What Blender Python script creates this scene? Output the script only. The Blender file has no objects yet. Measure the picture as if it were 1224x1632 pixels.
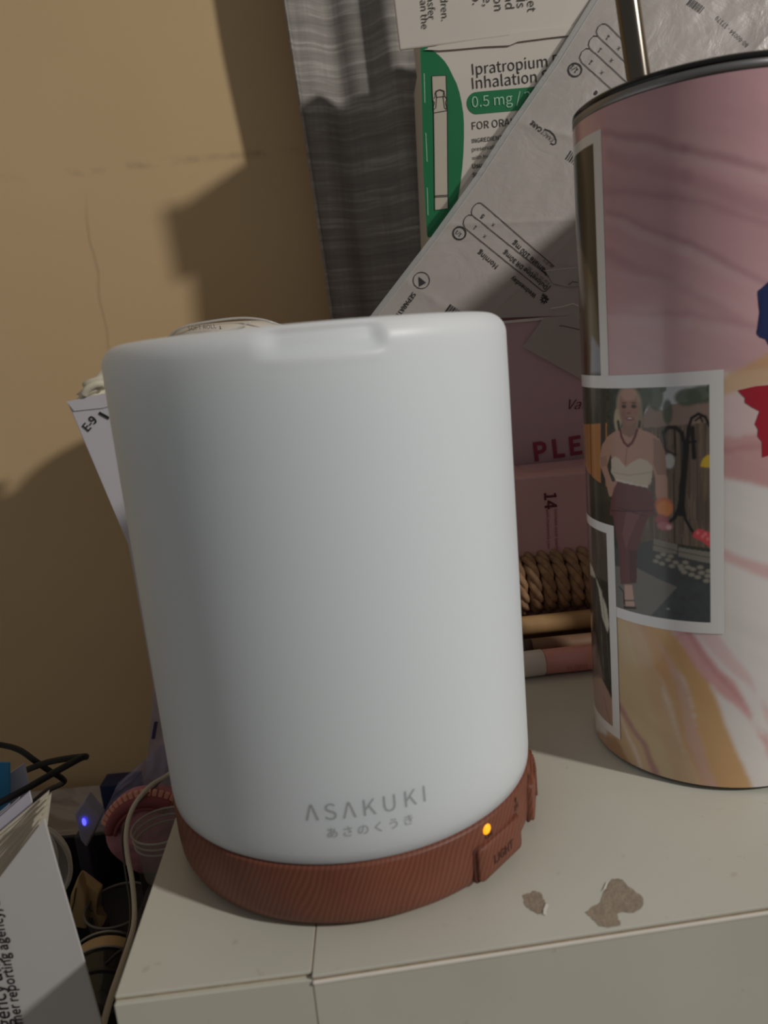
import bpy, bmesh, math, random
import numpy as np
from mathutils import Vector, Matrix

# ---------------------------------------------------------------- camera, world, lights, exposure
SC = bpy.context.scene
COL = SC.collection
PITCH, ROLL, CAMH, FPX = 0.2039, 0.0931, 0.1587, 1226.0
FW = Vector((0, math.cos(PITCH), -math.sin(PITCH)))
R0 = Vector((1, 0, 0)); U0 = Vector((0, math.sin(PITCH), math.cos(PITCH)))
RT = R0 * math.cos(ROLL) - U0 * math.sin(ROLL)
UP = R0 * math.sin(ROLL) + U0 * math.cos(ROLL)
cam_d = bpy.data.cameras.new('camera'); cam = bpy.data.objects.new('camera', cam_d); COL.objects.link(cam)
cam_d.sensor_fit = 'VERTICAL'; cam_d.sensor_height = 24.0; cam_d.lens = 24.0 * FPX / 1632.0
cam_d.clip_start = 0.01
cam_d.dof.use_dof = True; cam_d.dof.focus_distance = 0.34; cam_d.dof.aperture_fstop = 10.0
M4 = Matrix((RT, UP, -FW)).transposed().to_4x4(); M4.translation = Vector((0, 0, CAMH))
cam.matrix_world = M4
SC.camera = cam

SC.view_settings.view_transform = 'Standard'; SC.view_settings.look = 'None'
SC.view_settings.gamma = 1.0; SC.view_settings.use_curve_mapping = False
SC.view_settings.exposure = 0.0

w = bpy.data.worlds.new('world'); SC.world = w; w.use_nodes = True
w.node_tree.nodes['Background'].inputs[0].default_value = (1.0, 0.95, 0.91, 1)
w.node_tree.nodes['Background'].inputs[1].default_value = 0.13

def lamp(name, loc, radius, energy, color):
    l = bpy.data.lights.new(name, 'POINT'); l.energy = energy; l.shadow_soft_size = radius; l.color = color
    o = bpy.data.objects.new(name, l); o.location = loc; COL.objects.link(o); return o
lamp('room_lamp', Vector((1.34, -0.64, 1.02)), 0.05, 66.0, (1.0, 0.955, 0.895))

# ---------------------------------------------------------------- measuring helpers (pixel of the photo -> point in the room)
O = Vector((0, 0, CAMH))
def ray(px, py): return FW + RT * ((px - 612) / FPX) - UP * ((py - 816) / FPX)
def at(px, py, Y):
    d = ray(px, py); return O + d * (Y / d.y)
def at_z(px, py, z):
    d = ray(px, py); return O + d * ((z - CAMH) / d.z)
def on_cyl(px, py, c):
    cx, cy, R = c
    d = ray(px, py); a = d.x**2 + d.y**2; b = -2 * (d.x * cx + d.y * cy); q = cx * cx + cy * cy - R * R
    D = max(b * b - 4 * a * q, 0); t = (-b - D**0.5) / 2 / a; P = O + d * t
    return R * math.atan2(P.x - cx, -(P.y - cy)), P.z

def lin(c):
    return tuple((v / 12.92 if v <= 0.04045 else ((v + 0.055) / 1.055) ** 2.4) for v in c)
def rgb(r, g, b): return lin((r / 255, g / 255, b / 255))

# ---------------------------------------------------------------- material helpers
class NT:
    def __init__(s, name):
        s.m = bpy.data.materials.new(name); s.m.use_nodes = True
        s.n = s.m.node_tree.nodes; s.l = s.m.node_tree.links
        s.b = s.n['Principled BSDF']
    def new(s, t, **k):
        x = s.n.new(t)
        for a, v in k.items(): setattr(x, a, v)
        return x
    def link(s, a, b): s.l.new(a, b)
    def coords(s, scale=(1, 1, 1), kind='Object', rot=(0, 0, 0)):
        tc = s.new('ShaderNodeTexCoord'); mp = s.new('ShaderNodeMapping')
        mp.inputs['Scale'].default_value = scale; mp.inputs['Rotation'].default_value = rot
        s.link(tc.outputs[kind], mp.inputs[0]); return mp.outputs[0]
    def noise(s, vec, scale, detail=4, rough=0.5, dist=0.0):
        x = s.new('ShaderNodeTexNoise'); x.inputs['Scale'].default_value = scale
        x.inputs['Detail'].default_value = detail; x.inputs['Roughness'].default_value = rough
        x.inputs['Distortion'].default_value = dist; s.link(vec, x.inputs['Vector']); return x.outputs['Fac']
    def ramp(s, fac, stops, interp='LINEAR'):
        x = s.new('ShaderNodeValToRGB'); e = x.color_ramp; e.interpolation = interp
        while len(e.elements) < len(stops): e.elements.new(0.5)
        for el, (p, c) in zip(e.elements, stops): el.position = p; el.color = (*c, 1)
        s.link(fac, x.inputs[0]); return x.outputs[0]
    def bump(s, fac, strength, dist=0.001):
        x = s.new('ShaderNodeBump'); x.inputs['Strength'].default_value = strength
        x.inputs['Distance'].default_value = dist; s.link(fac, x.inputs['Height'])
        s.link(x.outputs[0], s.b.inputs['Normal'])

def mat(name, col, rough=0.6, var=0.0, vscale=40, bump=0.0, bscale=200, metal=0.0, trans=0.0, alpha=1.0, emit=None, estr=0, sub=0.0, coat=0.0):
    t = NT(name); b = t.b
    b.inputs['Base Color'].default_value = (*col, 1); b.inputs['Roughness'].default_value = rough
    b.inputs['Metallic'].default_value = metal; b.inputs['Transmission Weight'].default_value = trans
    b.inputs['Alpha'].default_value = alpha; b.inputs['Coat Weight'].default_value = coat
    if sub:
        b.inputs['Subsurface Weight'].default_value = sub; b.inputs['Subsurface Radius'].default_value = (0.03, 0.03, 0.03)
        b.inputs['Subsurface Scale'].default_value = 1.0
    if emit:
        b.inputs['Emission Color'].default_value = (*emit, 1); b.inputs['Emission Strength'].default_value = estr
    if var or bump:
        v = t.coords()
        if var:
            f = t.noise(v, vscale, 4)
            t.link(t.ramp(f, [(0.3, tuple(c * (1 - var) for c in col)), (0.7, tuple(min(1, c * (1 + var)) for c in col))]), b.inputs['Base Color'])
        if bump: t.bump(t.noise(v, bscale, 3), bump)
    return t.m

# ---------------------------------------------------------------- object helpers
def tag(o, label=None, cat=None, group=None, kind=None):
    if label: o['label'] = label
    if cat: o['category'] = cat
    if group: o['group'] = group
    if kind: o['kind'] = kind
    return o
def empty(name, loc, label, cat, group=None):
    o = bpy.data.objects.new(name, None); COL.objects.link(o); o.location = loc; o.empty_display_size = 0.01
    return tag(o, label, cat, group)
def put(name, me, m=None, parent=None, smooth=False):
    """geometry is given in room coordinates; shift it to the parent's base"""
    o = bpy.data.objects.new(name, me); COL.objects.link(o)
    if m is not None:
        me.materials.clear(); me.materials.append(m)
    if smooth:
        me.polygons.foreach_set('use_smooth', [True] * len(me.polygons))
    if parent is not None:
        o.parent = parent
        off = Vector(parent.location)
        if parent.parent: off = off + Vector(parent.parent.location)
        me.transform(Matrix.Translation(-off))
    else:
        co = np.empty(len(me.vertices) * 3); me.vertices.foreach_get('co', co); co = co.reshape(-1, 3)
        c = Vector(((co[:, 0].min() + co[:, 0].max()) / 2, (co[:, 1].min() + co[:, 1].max()) / 2, co[:, 2].min()))
        me.transform(Matrix.Translation(-c)); o.location = c
    return o
def mesh(name, verts, faces, m=None, parent=None, smooth=False):
    me = bpy.data.meshes.new(name); me.from_pydata([tuple(v) for v in verts], [], faces); me.update()
    return put(name, me, m, parent, smooth)
def from_bm(name, bm, m=None, parent=None, smooth=False):
    bmesh.ops.recalc_face_normals(bm, faces=bm.faces)
    me = bpy.data.meshes.new(name); bm.to_mesh(me); bm.free(); return put(name, me, m, parent, smooth)
def hexa(name, c8, m, parent=None, bev=0.0, seg=2, smooth=False):
    """c8: four front corners then the matching four back corners"""
    bm = bmesh.new(); v = [bm.verts.new(p) for p in c8]
    for f in ((0, 1, 2, 3), (7, 6, 5, 4), (0, 4, 5, 1), (1, 5, 6, 2), (2, 6, 7, 3), (3, 7, 4, 0)): bm.faces.new([v[i] for i in f])
    if bev: bmesh.ops.bevel(bm, geom=list(bm.edges), offset=bev, segments=seg, affect='EDGES', profile=0.5)
    return from_bm(name, bm, m, parent, smooth)
def box(name, x0, x1, y0, y1, z0, z1, m, parent=None, bev=0.0, seg=2):
    return hexa(name, [(x0, y0, z0), (x1, y0, z0), (x1, y0, z1), (x0, y0, z1), (x0, y1, z0), (x1, y1, z0), (x1, y1, z1), (x0, y1, z1)], m, parent, bev, seg)
def prism(name, pts, thick_vec, m, parent=None, bev=0.0):
    bm = bmesh.new(); a = [bm.verts.new(p) for p in pts]; b = [bm.verts.new(Vector(p) + Vector(thick_vec)) for p in pts]
    n = len(pts); bm.faces.new(a); bm.faces.new(b[::-1])
    for i in range(n): bm.faces.new((a[i], b[i], b[(i + 1) % n], a[(i + 1) % n]))
    if bev: bmesh.ops.bevel(bm, geom=list(bm.edges), offset=bev, segments=2, affect='EDGES', profile=0.5)
    return from_bm(name, bm, m, parent)
def decal(name, pts, m, parent=None):
    """flat print: one filled polygon"""
    bm = bmesh.new(); vs = [bm.verts.new(p) for p in pts]; f = bm.faces.new(vs)
    bmesh.ops.triangulate(bm, faces=[f]); return from_bm(name, bm, m, parent)
def smooth_path(pts, n=8, closed=False):
    P = [Vector(p) for p in pts]; out = []
    N = len(P); rng = range(N if closed else N - 1)
    for i in rng:
        p0 = P[(i - 1) % N] if (closed or i > 0) else P[i]; p1 = P[i]; p2 = P[(i + 1) % N]
        p3 = P[(i + 2) % N] if (closed or i + 2 < N) else p2
        for k in range(n):
            t = k / n
            out.append(0.5 * ((2 * p1) + (p2 - p0) * t + (2 * p0 - 5 * p1 + 4 * p2 - p3) * t * t + (3 * p1 - p0 - 3 * p2 + p3) * t ** 3))
    if not closed: out.append(P[-1])
    return out
def tube_data(pts, rad, sides=10, closed=False):
    vs, fs = [], []; N = len(pts); prev = None
    for i, p in enumerate(pts):
        a = pts[(i - 1) % N] if (closed or i > 0) else p; b = pts[(i + 1) % N] if (closed or i < N - 1) else p
        t = (b - a).normalized()
        if prev is None: prev = t.orthogonal().normalized()
        nrm = (prev - t * prev.dot(t)).normalized(); prev = nrm; bi = t.cross(nrm)
        r = rad[i] if hasattr(rad, '__len__') else rad
        for k in range(sides):
            A = 2 * math.pi * k / sides; vs.append(p + (nrm * math.cos(A) + bi * math.sin(A)) * r)
    for i in range(N if closed else N - 1):
        j = (i + 1) % N
        for k in range(sides):
            l = (k + 1) % sides; fs.append((i * sides + k, i * sides + l, j * sides + l, j * sides + k))
    if not closed:
        fs.append(tuple(range(sides))[::-1]); fs.append(tuple((N - 1) * sides + k for k in range(sides)))
    return vs, fs
def tube(name, pts, rad, m, parent=None, sides=10, closed=False):
    vs, fs = tube_data([Vector(p) for p in pts], rad, sides, closed); return mesh(name, vs, fs, m, parent, True)
def lathe(name, prof, c, m, parent=None, seg=96, caps=True, disp=None, a0=0, a1=2 * math.pi):
    """prof: (r,z) list; c: centre (x,y,z0); angle 0 faces the camera (-Y)"""
    vs, fs = [], []; full = abs(a1 - a0 - 2 * math.pi) < 1e-6; cols = seg if full else seg + 1
    for r, z in prof:
        for k in range(cols):
            A = a0 + (a1 - a0) * k / seg; rr = r + (disp(A, r, z) if disp else 0)
            vs.append((c[0] + rr * math.sin(A), c[1] - rr * math.cos(A), c[2] + z))
    for i in range(len(prof) - 1):
        for k in range(seg):
            l = (k + 1) % cols; fs.append((i * cols + k, i * cols + l, (i + 1) * cols + l, (i + 1) * cols + k))
    if caps and full:
        fs.append(tuple(range(seg))[::-1]); fs.append(tuple((len(prof) - 1) * seg + k for k in range(seg)))
    return mesh(name, vs, fs, m, parent, True)
def bar_cyl(name, a, b, r, m, parent=None, sides=24, bev=0.12):
    a = Vector(a); b = Vector(b); L = (b - a)
    e = L.normalized() * r * bev
    return tube(name, [a, a + e * 0.3, a + e, b - e, b - e * 0.3, b], [r * 0.8, r * 0.95, r, r, r * 0.95, r * 0.8], m, parent, sides)

# ---------------------------------------------------------------- lettering
try:
    import os
    SANS = bpy.data.fonts.load(os.path.join(bpy.utils.system_resource('DATAFILES'), 'fonts', 'Noto Sans CJK Regular.woff2'))
except Exception:
    SANS = None
def glyphs(body, bold=0.0, shear=0.0, space=1.0):
    cu = bpy.data.curves.new('text', 'FONT'); cu.body = body; cu.size = 1.0
    if SANS: cu.font = SANS
    cu.offset = bold * 0.45 if SANS else bold; cu.shear = shear
    cu.space_character = space; cu.resolution_u = 3
    o = bpy.data.objects.new('text', cu); COL.objects.link(o)
    bpy.context.view_layer.update()
    dg = bpy.context.evaluated_depsgraph_get(); me = bpy.data.meshes.new_from_object(o.evaluated_get(dg))
    co = np.empty(len(me.vertices) * 3); me.vertices.foreach_get('co', co); co = co.reshape(-1, 3)
    bpy.data.objects.remove(o); bpy.data.curves.remove(cu)
    return me, co
_w = {}
def width(body, bold=0.0, shear=0.0, space=1.0):
    k = (body, bold, shear, space)
    if k not in _w:
        me, co = glyphs(*k); _w[k] = (co[:, 0].min(), co[:, 0].max()); bpy.data.meshes.remove(me)
    return _w[k]
_cap = []
def cap():
    if not _cap:
        me, co = glyphs('H'); _cap.append(co[:, 1].max()); bpy.data.meshes.remove(me)
    return _cap[0]
def text_on(body, fn, m, parent, x_off=0.0, name='lettering', **k):
    """fn maps text-plane (x,y) in em to a point in the room"""
    me, co = glyphs(body, **k)
    new = np.array([fn(x - x_off, y) for x, y, z in co], dtype=float)
    me.vertices.foreach_set('co', new.ravel()); me.update()
    me.name = name
    return put(name, me, m, parent)
def text_px(body, ref, a, b, Y, m, parent, flip=False, off=0.0003, **k):
    """baseline from photo pixel a to b (that is the width of ref), on the plane y=Y (or Y may be a pixel->point function)"""
    f = (lambda q: at(q[0], q[1], Y)) if not callable(Y) else (lambda q: Y(*q))
    A, B = f(a), f(b); X = (B - A); L = X.length; X.normalize()
    # plane normal toward the camera
    n = Vector((0, -1, 0))
    if callable(Y):
        C = Y(a[0] + 5, a[1] + 40); n = X.cross(C - A).normalized()
        if n.y > 0: n = -n
    U = n.cross(X).normalized()
    w0, w1 = width(ref, **k) if not k else width(ref, k.get('bold', 0.0), k.get('shear', 0.0), k.get('space', 1.0))
    s = L / (w1 - w0)
    return text_on(body, lambda x, y: A + X * (x * s) + U * (y * s) + n * off, m, parent, x_off=w0, **k)
def stroke(name, pts, wd, m, parent, closed=False, n=Vector((0, -1, 0)), off=0.0003):
    """a printed line: flat ribbon along pts lying in a plane with normal n"""
    P = [Vector(p) for p in pts]; N = len(P); vs, fs = [], []
    for i, p in enumerate(P):
        a = P[(i - 1) % N] if (closed or i) else p; b = P[(i + 1) % N] if (closed or i < N - 1) else p
        t = (b - a); t = t.normalized() if t.length > 1e-9 else Vector((1, 0, 0)); s = t.cross(n).normalized()
        vs += [p + s * wd / 2 + n * off, p - s * wd / 2 + n * off]
    for i in range(N if closed else N - 1):
        j = (i + 1) % N; fs.append((2 * i, 2 * i + 1, 2 * j + 1, 2 * j))
    return mesh(name, vs, fs, m, parent)

# ---------------------------------------------------------------- numpy noise + painting
def vnoise(x, y, seed=0):
    xi = np.floor(x).astype(int); yi = np.floor(y).astype(int); fx = x - xi; fy = y - yi
    fx = fx * fx * (3 - 2 * fx); fy = fy * fy * (3 - 2 * fy)
    def h(a, b):
        v = np.sin(a * 127.1 + b * 311.7 + seed * 74.7) * 43758.5453; return v - np.floor(v)
    return (h(xi, yi) * (1 - fx) + h(xi + 1, yi) * fx) * (1 - fy) + (h(xi, yi + 1) * (1 - fx) + h(xi + 1, yi + 1) * fx) * fy
def fbm(x, y, seed=0, oct=4):
    s = 0; a = 0.5; t = 0
    for o in range(oct): s = s + a * vnoise(x * 2**o, y * 2**o, seed + o * 7); t += a; a *= 0.5
    return s / t
class Canvas:
    def __init__(s, u0, u1, v0, v1, step):
        s.nu = int((u1 - u0) / step) + 1; s.nv = int((v1 - v0) / step) + 1
        s.U, s.V = np.meshgrid(np.linspace(u0, u1, s.nu), np.linspace(v0, v1, s.nv))
        s.c = np.zeros((s.nv, s.nu, 3)); s.X = s.U; s.Y = s.V
    def inside(s, poly):
        P = np.array(poly); ins = np.zeros(s.U.shape, bool); n = len(P)
        for i in range(n):
            x0, y0 = P[i]; x1, y1 = P[(i + 1) % n]
            if y0 == y1: continue
            c = ((s.Y < y0) != (s.Y < y1)) & (s.X < (x1 - x0) * (s.Y - y0) / (y1 - y0) + x0); ins ^= c
        return ins
    def mix(s, m, col, a=1.0):
        m = (m * a)[..., None]; s.c = s.c * (1 - m) + np.array(col) * m
    def poly(s, poly, col, a=1.0): s.mix(s.inside(poly).astype(float), col, a)
    def ell(s, cx, cy, rx, ry, col, a=1.0, soft=0.15):
        d = np.sqrt(((s.X - cx) / rx)**2 + ((s.Y - cy) / ry)**2); s.mix(np.clip((1 + soft - d) / (2 * soft), 0, 1), col, a)
    def line(s, pts, wd, col, a=1.0):
        for (x0, y0), (x1, y1) in zip(pts[:-1], pts[1:]):
            dx, dy = x1 - x0, y1 - y0; t = np.clip(((s.X - x0) * dx + (s.Y - y0) * dy) / (dx * dx + dy * dy + 1e-12), 0, 1)
            d = np.hypot(s.X - x0 - t * dx, s.Y - y0 - t * dy); s.mix(np.clip((wd / 2 - d) / (wd * 0.25) + 0.5, 0, 1), col, a)
    def blur(s, k=1):
        for _ in range(k):
            c = s.c; p = np.pad(c, ((1, 1), (1, 1), (0, 0)), 'edge')
            s.c = (p[1:-1, 1:-1] * 2 + p[:-2, 1:-1] + p[2:, 1:-1] + p[1:-1, :-2] + p[1:-1, 2:]) / 6
    def build(s, name, fn, m, parent, mask=None):
        nv, nu = s.nv, s.nu; vs = fn(s.U, s.V).reshape(-1, 3)
        idx = np.arange(nv * nu).reshape(nv, nu)
        q = np.stack([idx[:-1, :-1], idx[:-1, 1:], idx[1:, 1:], idx[1:, :-1]], -1).reshape(-1, 4)
        me = bpy.data.meshes.new(name); me.vertices.add(nv * nu); me.vertices.foreach_set('co', vs.ravel())
        me.loops.add(q.size); me.loops.foreach_set('vertex_index', q.ravel().astype(np.int32))
        me.polygons.add(len(q)); me.polygons.foreach_set('loop_start', (np.arange(len(q)) * 4).astype(np.int32))
        me.update(calc_edges=True)
        ca = me.color_attributes.new('paint', 'FLOAT_COLOR', 'POINT')
        ca.data.foreach_set('color', np.concatenate([s.c, np.ones((nv, nu, 1))], -1).reshape(-1).astype(np.float32))
        return put(name, me, m, parent, True)
def paint_mat(name, rough=0.3, coat=0.0, spec=0.5):
    t = NT(name); a = t.new('ShaderNodeVertexColor'); a.layer_name = 'paint'
    t.link(a.outputs[0], t.b.inputs['Base Color']); t.b.inputs['Roughness'].default_value = rough
    t.b.inputs['Coat Weight'].default_value = coat; t.b.inputs['Coat Roughness'].default_value = 0.12
    return t.m

# ================================================================ THE SETTING
# wall with its crease, cracks and grime
t = NT('painted_wall'); v = t.coords()
base = t.ramp(t.noise(v, 3.0, 4), [(0.3, rgb(213, 183, 139)), (0.7, rgb(225, 196, 152))])
sep = t.new('ShaderNodeSeparateXYZ'); t.link(v, sep.inputs[0])
def math_(t, op, a, b=None, c=None):
    x = t.new('ShaderNodeMath'); x.operation = op
    for i, q in enumerate((a, b, c)):
        if q is None: continue
        if isinstance(q, (int, float)): x.inputs[i].default_value = q
        else: t.link(q, x.inputs[i])
    return x.outputs[0]
def band(t, coord, centre, halfw, wob, wobscale, vec):
    n = t.noise(vec, wobscale, 5); off = math_(t, 'MULTIPLY', math_(t, 'SUBTRACT', n, 0.5), wob)
    d = math_(t, 'ABSOLUTE', math_(t, 'SUBTRACT', math_(t, 'ADD', coord, off), centre))
    mr = t.new('ShaderNodeMapRange'); mr.interpolation_type = 'SMOOTHSTEP'
    mr.inputs['From Min'].default_value = halfw; mr.inputs['From Max'].default_value = 0.0
    t.link(d, mr.inputs['Value']); return mr.outputs[0]
WZ = 0.72   # the wall object's base lies at z=-0.72
crease = band(t, sep.outputs['Z'], 0.3115 + WZ, 0.005, 0.012, 14, v)
patch = t.ramp(t.noise(v, 26, 4, 0.6), [(0.42, (0, 0, 0)), (0.62, (1, 1, 1))])
crack = band(t, sep.outputs['X'], -0.203, 0.0022, 0.012, 20, v)
zlo = t.new('ShaderNodeMapRange'); zlo.inputs['From Min'].default_value = 0.30 + WZ; zlo.inputs['From Max'].default_value = 0.27 + WZ; t.link(sep.outputs['Z'], zlo.inputs['Value'])
zhi = t.new('ShaderNodeMapRange'); zhi.inputs['From Min'].default_value = 0.12 + WZ; zhi.inputs['From Max'].default_value = 0.20 + WZ; t.link(sep.outputs['Z'], zhi.inputs['Value'])
crk = math_(t, 'MULTIPLY', math_(t, 'MULTIPLY', crack, zlo.outputs[0]), zhi.outputs[0])
mask = math_(t, 'MAXIMUM', math_(t, 'MULTIPLY', crease, patch), math_(t, 'MULTIPLY', crk, 0.5))
mx = t.new('ShaderNodeMix'); mx.data_type = 'RGBA'; t.link(math_(t, 'MULTIPLY', mask, 0.5), mx.inputs['Factor'])
t.link(base, mx.inputs['A']); mx.inputs['B'].default_value = (*rgb(128, 110, 84), 1)
t.link(mx.outputs['Result'], t.b.inputs['Base Color']); t.b.inputs['Roughness'].default_value = 0.75
t.bump(t.noise(v, 180, 3), 0.15, 0.0006)
M_wall = t.m
wall = box('wall_back', -1.6, 1.6, 0.62, 0.72, -0.72, 1.7, M_wall); tag(wall, 'cream painted wall with a scuffed crease line', kind='structure')
M_floor = mat('floor_boards', rgb(95, 78, 62), 0.6, 0.15, 8)
tag(box('floor', -1.6, 1.6, -1.2, 0.62, -0.74, -0.72, M_floor), 'brown floor under the furniture', kind='structure')
M_base = mat('baseboard_paint', rgb(190, 186, 176), 0.5, 0.05, 10)
tag(box('baseboard_back', -1.6, 1.6, 0.605, 0.62, -0.72, -0.62, M_base), kind='structure')

# ================================================================ CURTAIN
t = NT('woven_curtain'); v = t.coords((1, 1, 1))
slub = t.noise(t.coords((9, 9, 210)), 1.0, 5, 0.7, 0.5); warp = t.noise(t.coords((420, 8, 12)), 1.0, 3, 0.6)
big = t.noise(t.coords((3, 3, 40)), 1.0, 3, 0.6, 0.5)
mixf = math_(t, 'ADD', math_(t, 'MULTIPLY', slub, 0.60), math_(t, 'ADD', math_(t, 'MULTIPLY', warp, 0.10), math_(t, 'MULTIPLY', big, 0.30)))
t.link(t.ramp(mixf, [(0.36, rgb(124, 119, 115)), (0.52, rgb(152, 147, 142)), (0.62, rgb(186, 182, 177))]), t.b.inputs['Base Color'])
t.b.inputs['Roughness'].default_value = 0.9; t.bump(mixf, 0.6, 0.0012)
M_curtain = t.m
def curtain():
    root = empty('curtain', (0.1, 0.57, -0.3), 'grey slub-weave curtain panel hanging against the cream wall', 'curtain')
    nu, nz = 150, 130; vs, fs = [], []
    for j in range(nz + 1):
        z = -0.30 + 1.15 * j / nz
        x0 = -0.0335 - 0.022 * (z - 0.37) / 0.19 * 0.32
        for i in range(nu + 1):
            u = i / nu; x = x0 + u * 0.55 + 0.002 * math.sin(9 * z + 5 * u)
            y = 0.582 + 0.010 * math.sin(u * 38 - 1.2 + 0.5 * math.sin(z * 4)) + 0.0025 * math.sin(u * 131 + z * 3) + 0.002 * math.sin(z * 26 + u * 9)
            vs.append((x, y, z))
    for j in range(nz):
        for i in range(nu): a = j * (nu + 1) + i; fs.append((a, a + 1, a + nu + 2, a + nu + 1))
    o = mesh('cloth', vs, fs, M_curtain, root, True)
    s = o.modifiers.new('thickness', 'SOLIDIFY'); s.thickness = 0.0012
    hem = []
    for j in range(nz + 1):
        b = vs[j * (nu + 1)]; hem.append(Vector((b[0] + 0.0008, b[1] - 0.0006, b[2])))
    tube('side_hem', hem, 0.0009, M_curtain, root, 8)
curtain()

# ================================================================ DESK
M_lam = NT('white_laminate'); t = M_lam; v = t.coords()
c1 = t.ramp(t.noise(v, 14, 5), [(0.3, rgb(202, 201, 187)), (0.7, rgb(212, 211, 198))])
sp = t.ramp(t.noise(t.coords((1, 1, 1)), 190, 2), [(0.70, (0, 0, 0)), (0.76, (1, 1, 1))])
mx = t.new('ShaderNodeMix'); mx.data_type = 'RGBA'; t.link(math_(t, 'MULTIPLY', sp, 0.28), mx.inputs['Factor'])
t.link(c1, mx.inputs['A']); mx.inputs['B'].default_value = (*rgb(160, 148, 130), 1); t.link(mx.outputs['Result'], t.b.inputs['Base Color'])
t.b.inputs['Roughness'].default_value = 0.42; t.bump(t.noise(v, 60, 3), 0.05, 0.0005); M_lam = t.m
M_lamedge = mat('edge_banding', rgb(236, 232, 222), 0.4, 0.03, 60)
M_seam = mat('glue_line', rgb(156, 136, 110), 0.8, 0.2, 300)
M_chip = mat('bare_fibreboard', rgb(156, 142, 124), 0.9, 0.12, 260, 0.5, 700)
M_flake = mat('laminate_flake', rgb(235, 232, 222), 0.5, 0.02)
def desk():
    root = empty('desk', (0.2, 0.37, -0.72), 'white laminate desk with chipped top and seamed front edge', 'desk')
    fa = at_z(183, 1588, 0); fb = at_z(497, 1547.5, 0); fc = at_z(500, 1555, 0); fd = at_z(1224, 1444, 0)
    dr = (fd - fc) / (fd.x - fc.x)
    def F(x): return fc + dr * (x - fc.x)
    def L(x): return fa + (fb - fa) / (fb.x - fa.x) * (x - fa.x)
    sx = -0.0305; lx = fa.x; back = 0.556; lb = lx - 0.048 * (back - fa.y)
    th = 0.0009
    def slab(name, p0, p1, q1, q0, z0, z1, m, bev): # front-left, front-right, back-right, back-left
        return hexa(name, [(p0[0], p0[1], z0), (p1[0], p1[1], z0), (p1[0], p1[1], z1), (p0[0], p0[1], z1),
                           (q0[0], q0[1], z0), (q1[0], q1[1], z0), (q1[0], q1[1], z1), (q0[0], q0[1], z1)], m, root, bev)
    l0, l1 = L(lx), L(sx - 0.0002)
    slab('top_panel', l0, l1, (sx - 0.0002, back), (lb, back), -th, 0.0, M_lam, 0.0002)
    r0, r1 = F(sx + 0.0002), F(0.62)
    slab('top_panel', r0, r1, (0.62, back), (sx + 0.0002, back), -th, 0.0, M_lam, 0.0002)
    # brown glue lines showing in the joints
    slab('glue_line', (sx - 0.0006, l1.y + 0.0007), (sx + 0.0006, l1.y + 0.0007), (sx + 0.0006, back), (sx - 0.0006, back), -0.0020, -0.0003, M_seam, 0)
    # fascia under the top: recessed a hair, edge banding strip and brown joint
    def fascia(name, a, b, z0, z1, dy, m, bev, depth=0.016):
        return slab(name, (a.x, a.y + dy), (b.x, b.y + dy), (b.x, b.y + dy + depth), (a.x, a.y + dy + depth), z0, z1, m, bev)
    fascia('glue_line', r0, r1, -0.0016, -0.0009, 0.0002, M_seam, 0)
    fascia('edge_banding', r0, r1, -0.0027, -0.0016, -0.0005, M_lamedge, 0.0003)
    fascia('front_panel', r0, r1, -0.72, -0.0027, 0.0, M_lam, 0.0003)
    fascia('glue_line', l0, l1, -0.0015, -0.0009, 0.0002, M_seam, 0)
    fascia('front_panel', l0, l1 + Vector((0.00045, 0, 0)), -0.72, -0.0015, -0.0014, M_lam, 0.0002)
    slab('side_panel', (lx, l0.y + 0.017), (lx + 0.016, l0.y + 0.017), (lb + 0.016, back), (lb, back), -0.72, -0.0010, M_lam, 0.0004)
    slab('side_panel', (0.60, 0.24), (0.62, 0.24), (0.62, back), (0.60, back), -0.72, -0.0010, M_lam, 0.0004)
    # chipped places, traced on the top
    def cz(X, Y): return at_z(800 + X / 2.887, 1350 + Y / 2.887, 0.00012)
    def jag(pts, amp=0.0003):
        P = smooth_path([cz(*q) for q in pts], 4, True); rr = random.Random(4)
        return [p + Vector((rr.uniform(-amp, amp), rr.uniform(-amp, amp), 0)) for p in P]
    decal('chipped_patch', jag([(95, 222), (125, 212), (150, 203), (180, 215), (192, 245), (203, 268), (190, 300), (165, 305), (140, 292), (112, 270)]), M_chip, root)
    decal('chipped_patch', jag([(530, 142), (560, 158), (600, 195), (640, 225), (648, 240), (640, 280), (590, 302), (550, 296), (530, 320), (548, 358), (490, 370), (450, 362), (415, 325), (385, 300), (420, 275), (458, 240), (490, 165)]), M_chip, root)
    decal('laminate_flake', [cz(*q) + Vector((0, 0, 0.0003)) for q in [(203, 262), (216, 272), (204, 300), (208, 318), (190, 312), (192, 288)]], M_flake, root)
    decal('laminate_flake', [cz(*q) + Vector((0, 0, 0.0003)) for q in [(480, 168), (492, 160), (478, 195), (462, 210)]], M_flake, root)
desk()

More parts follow.
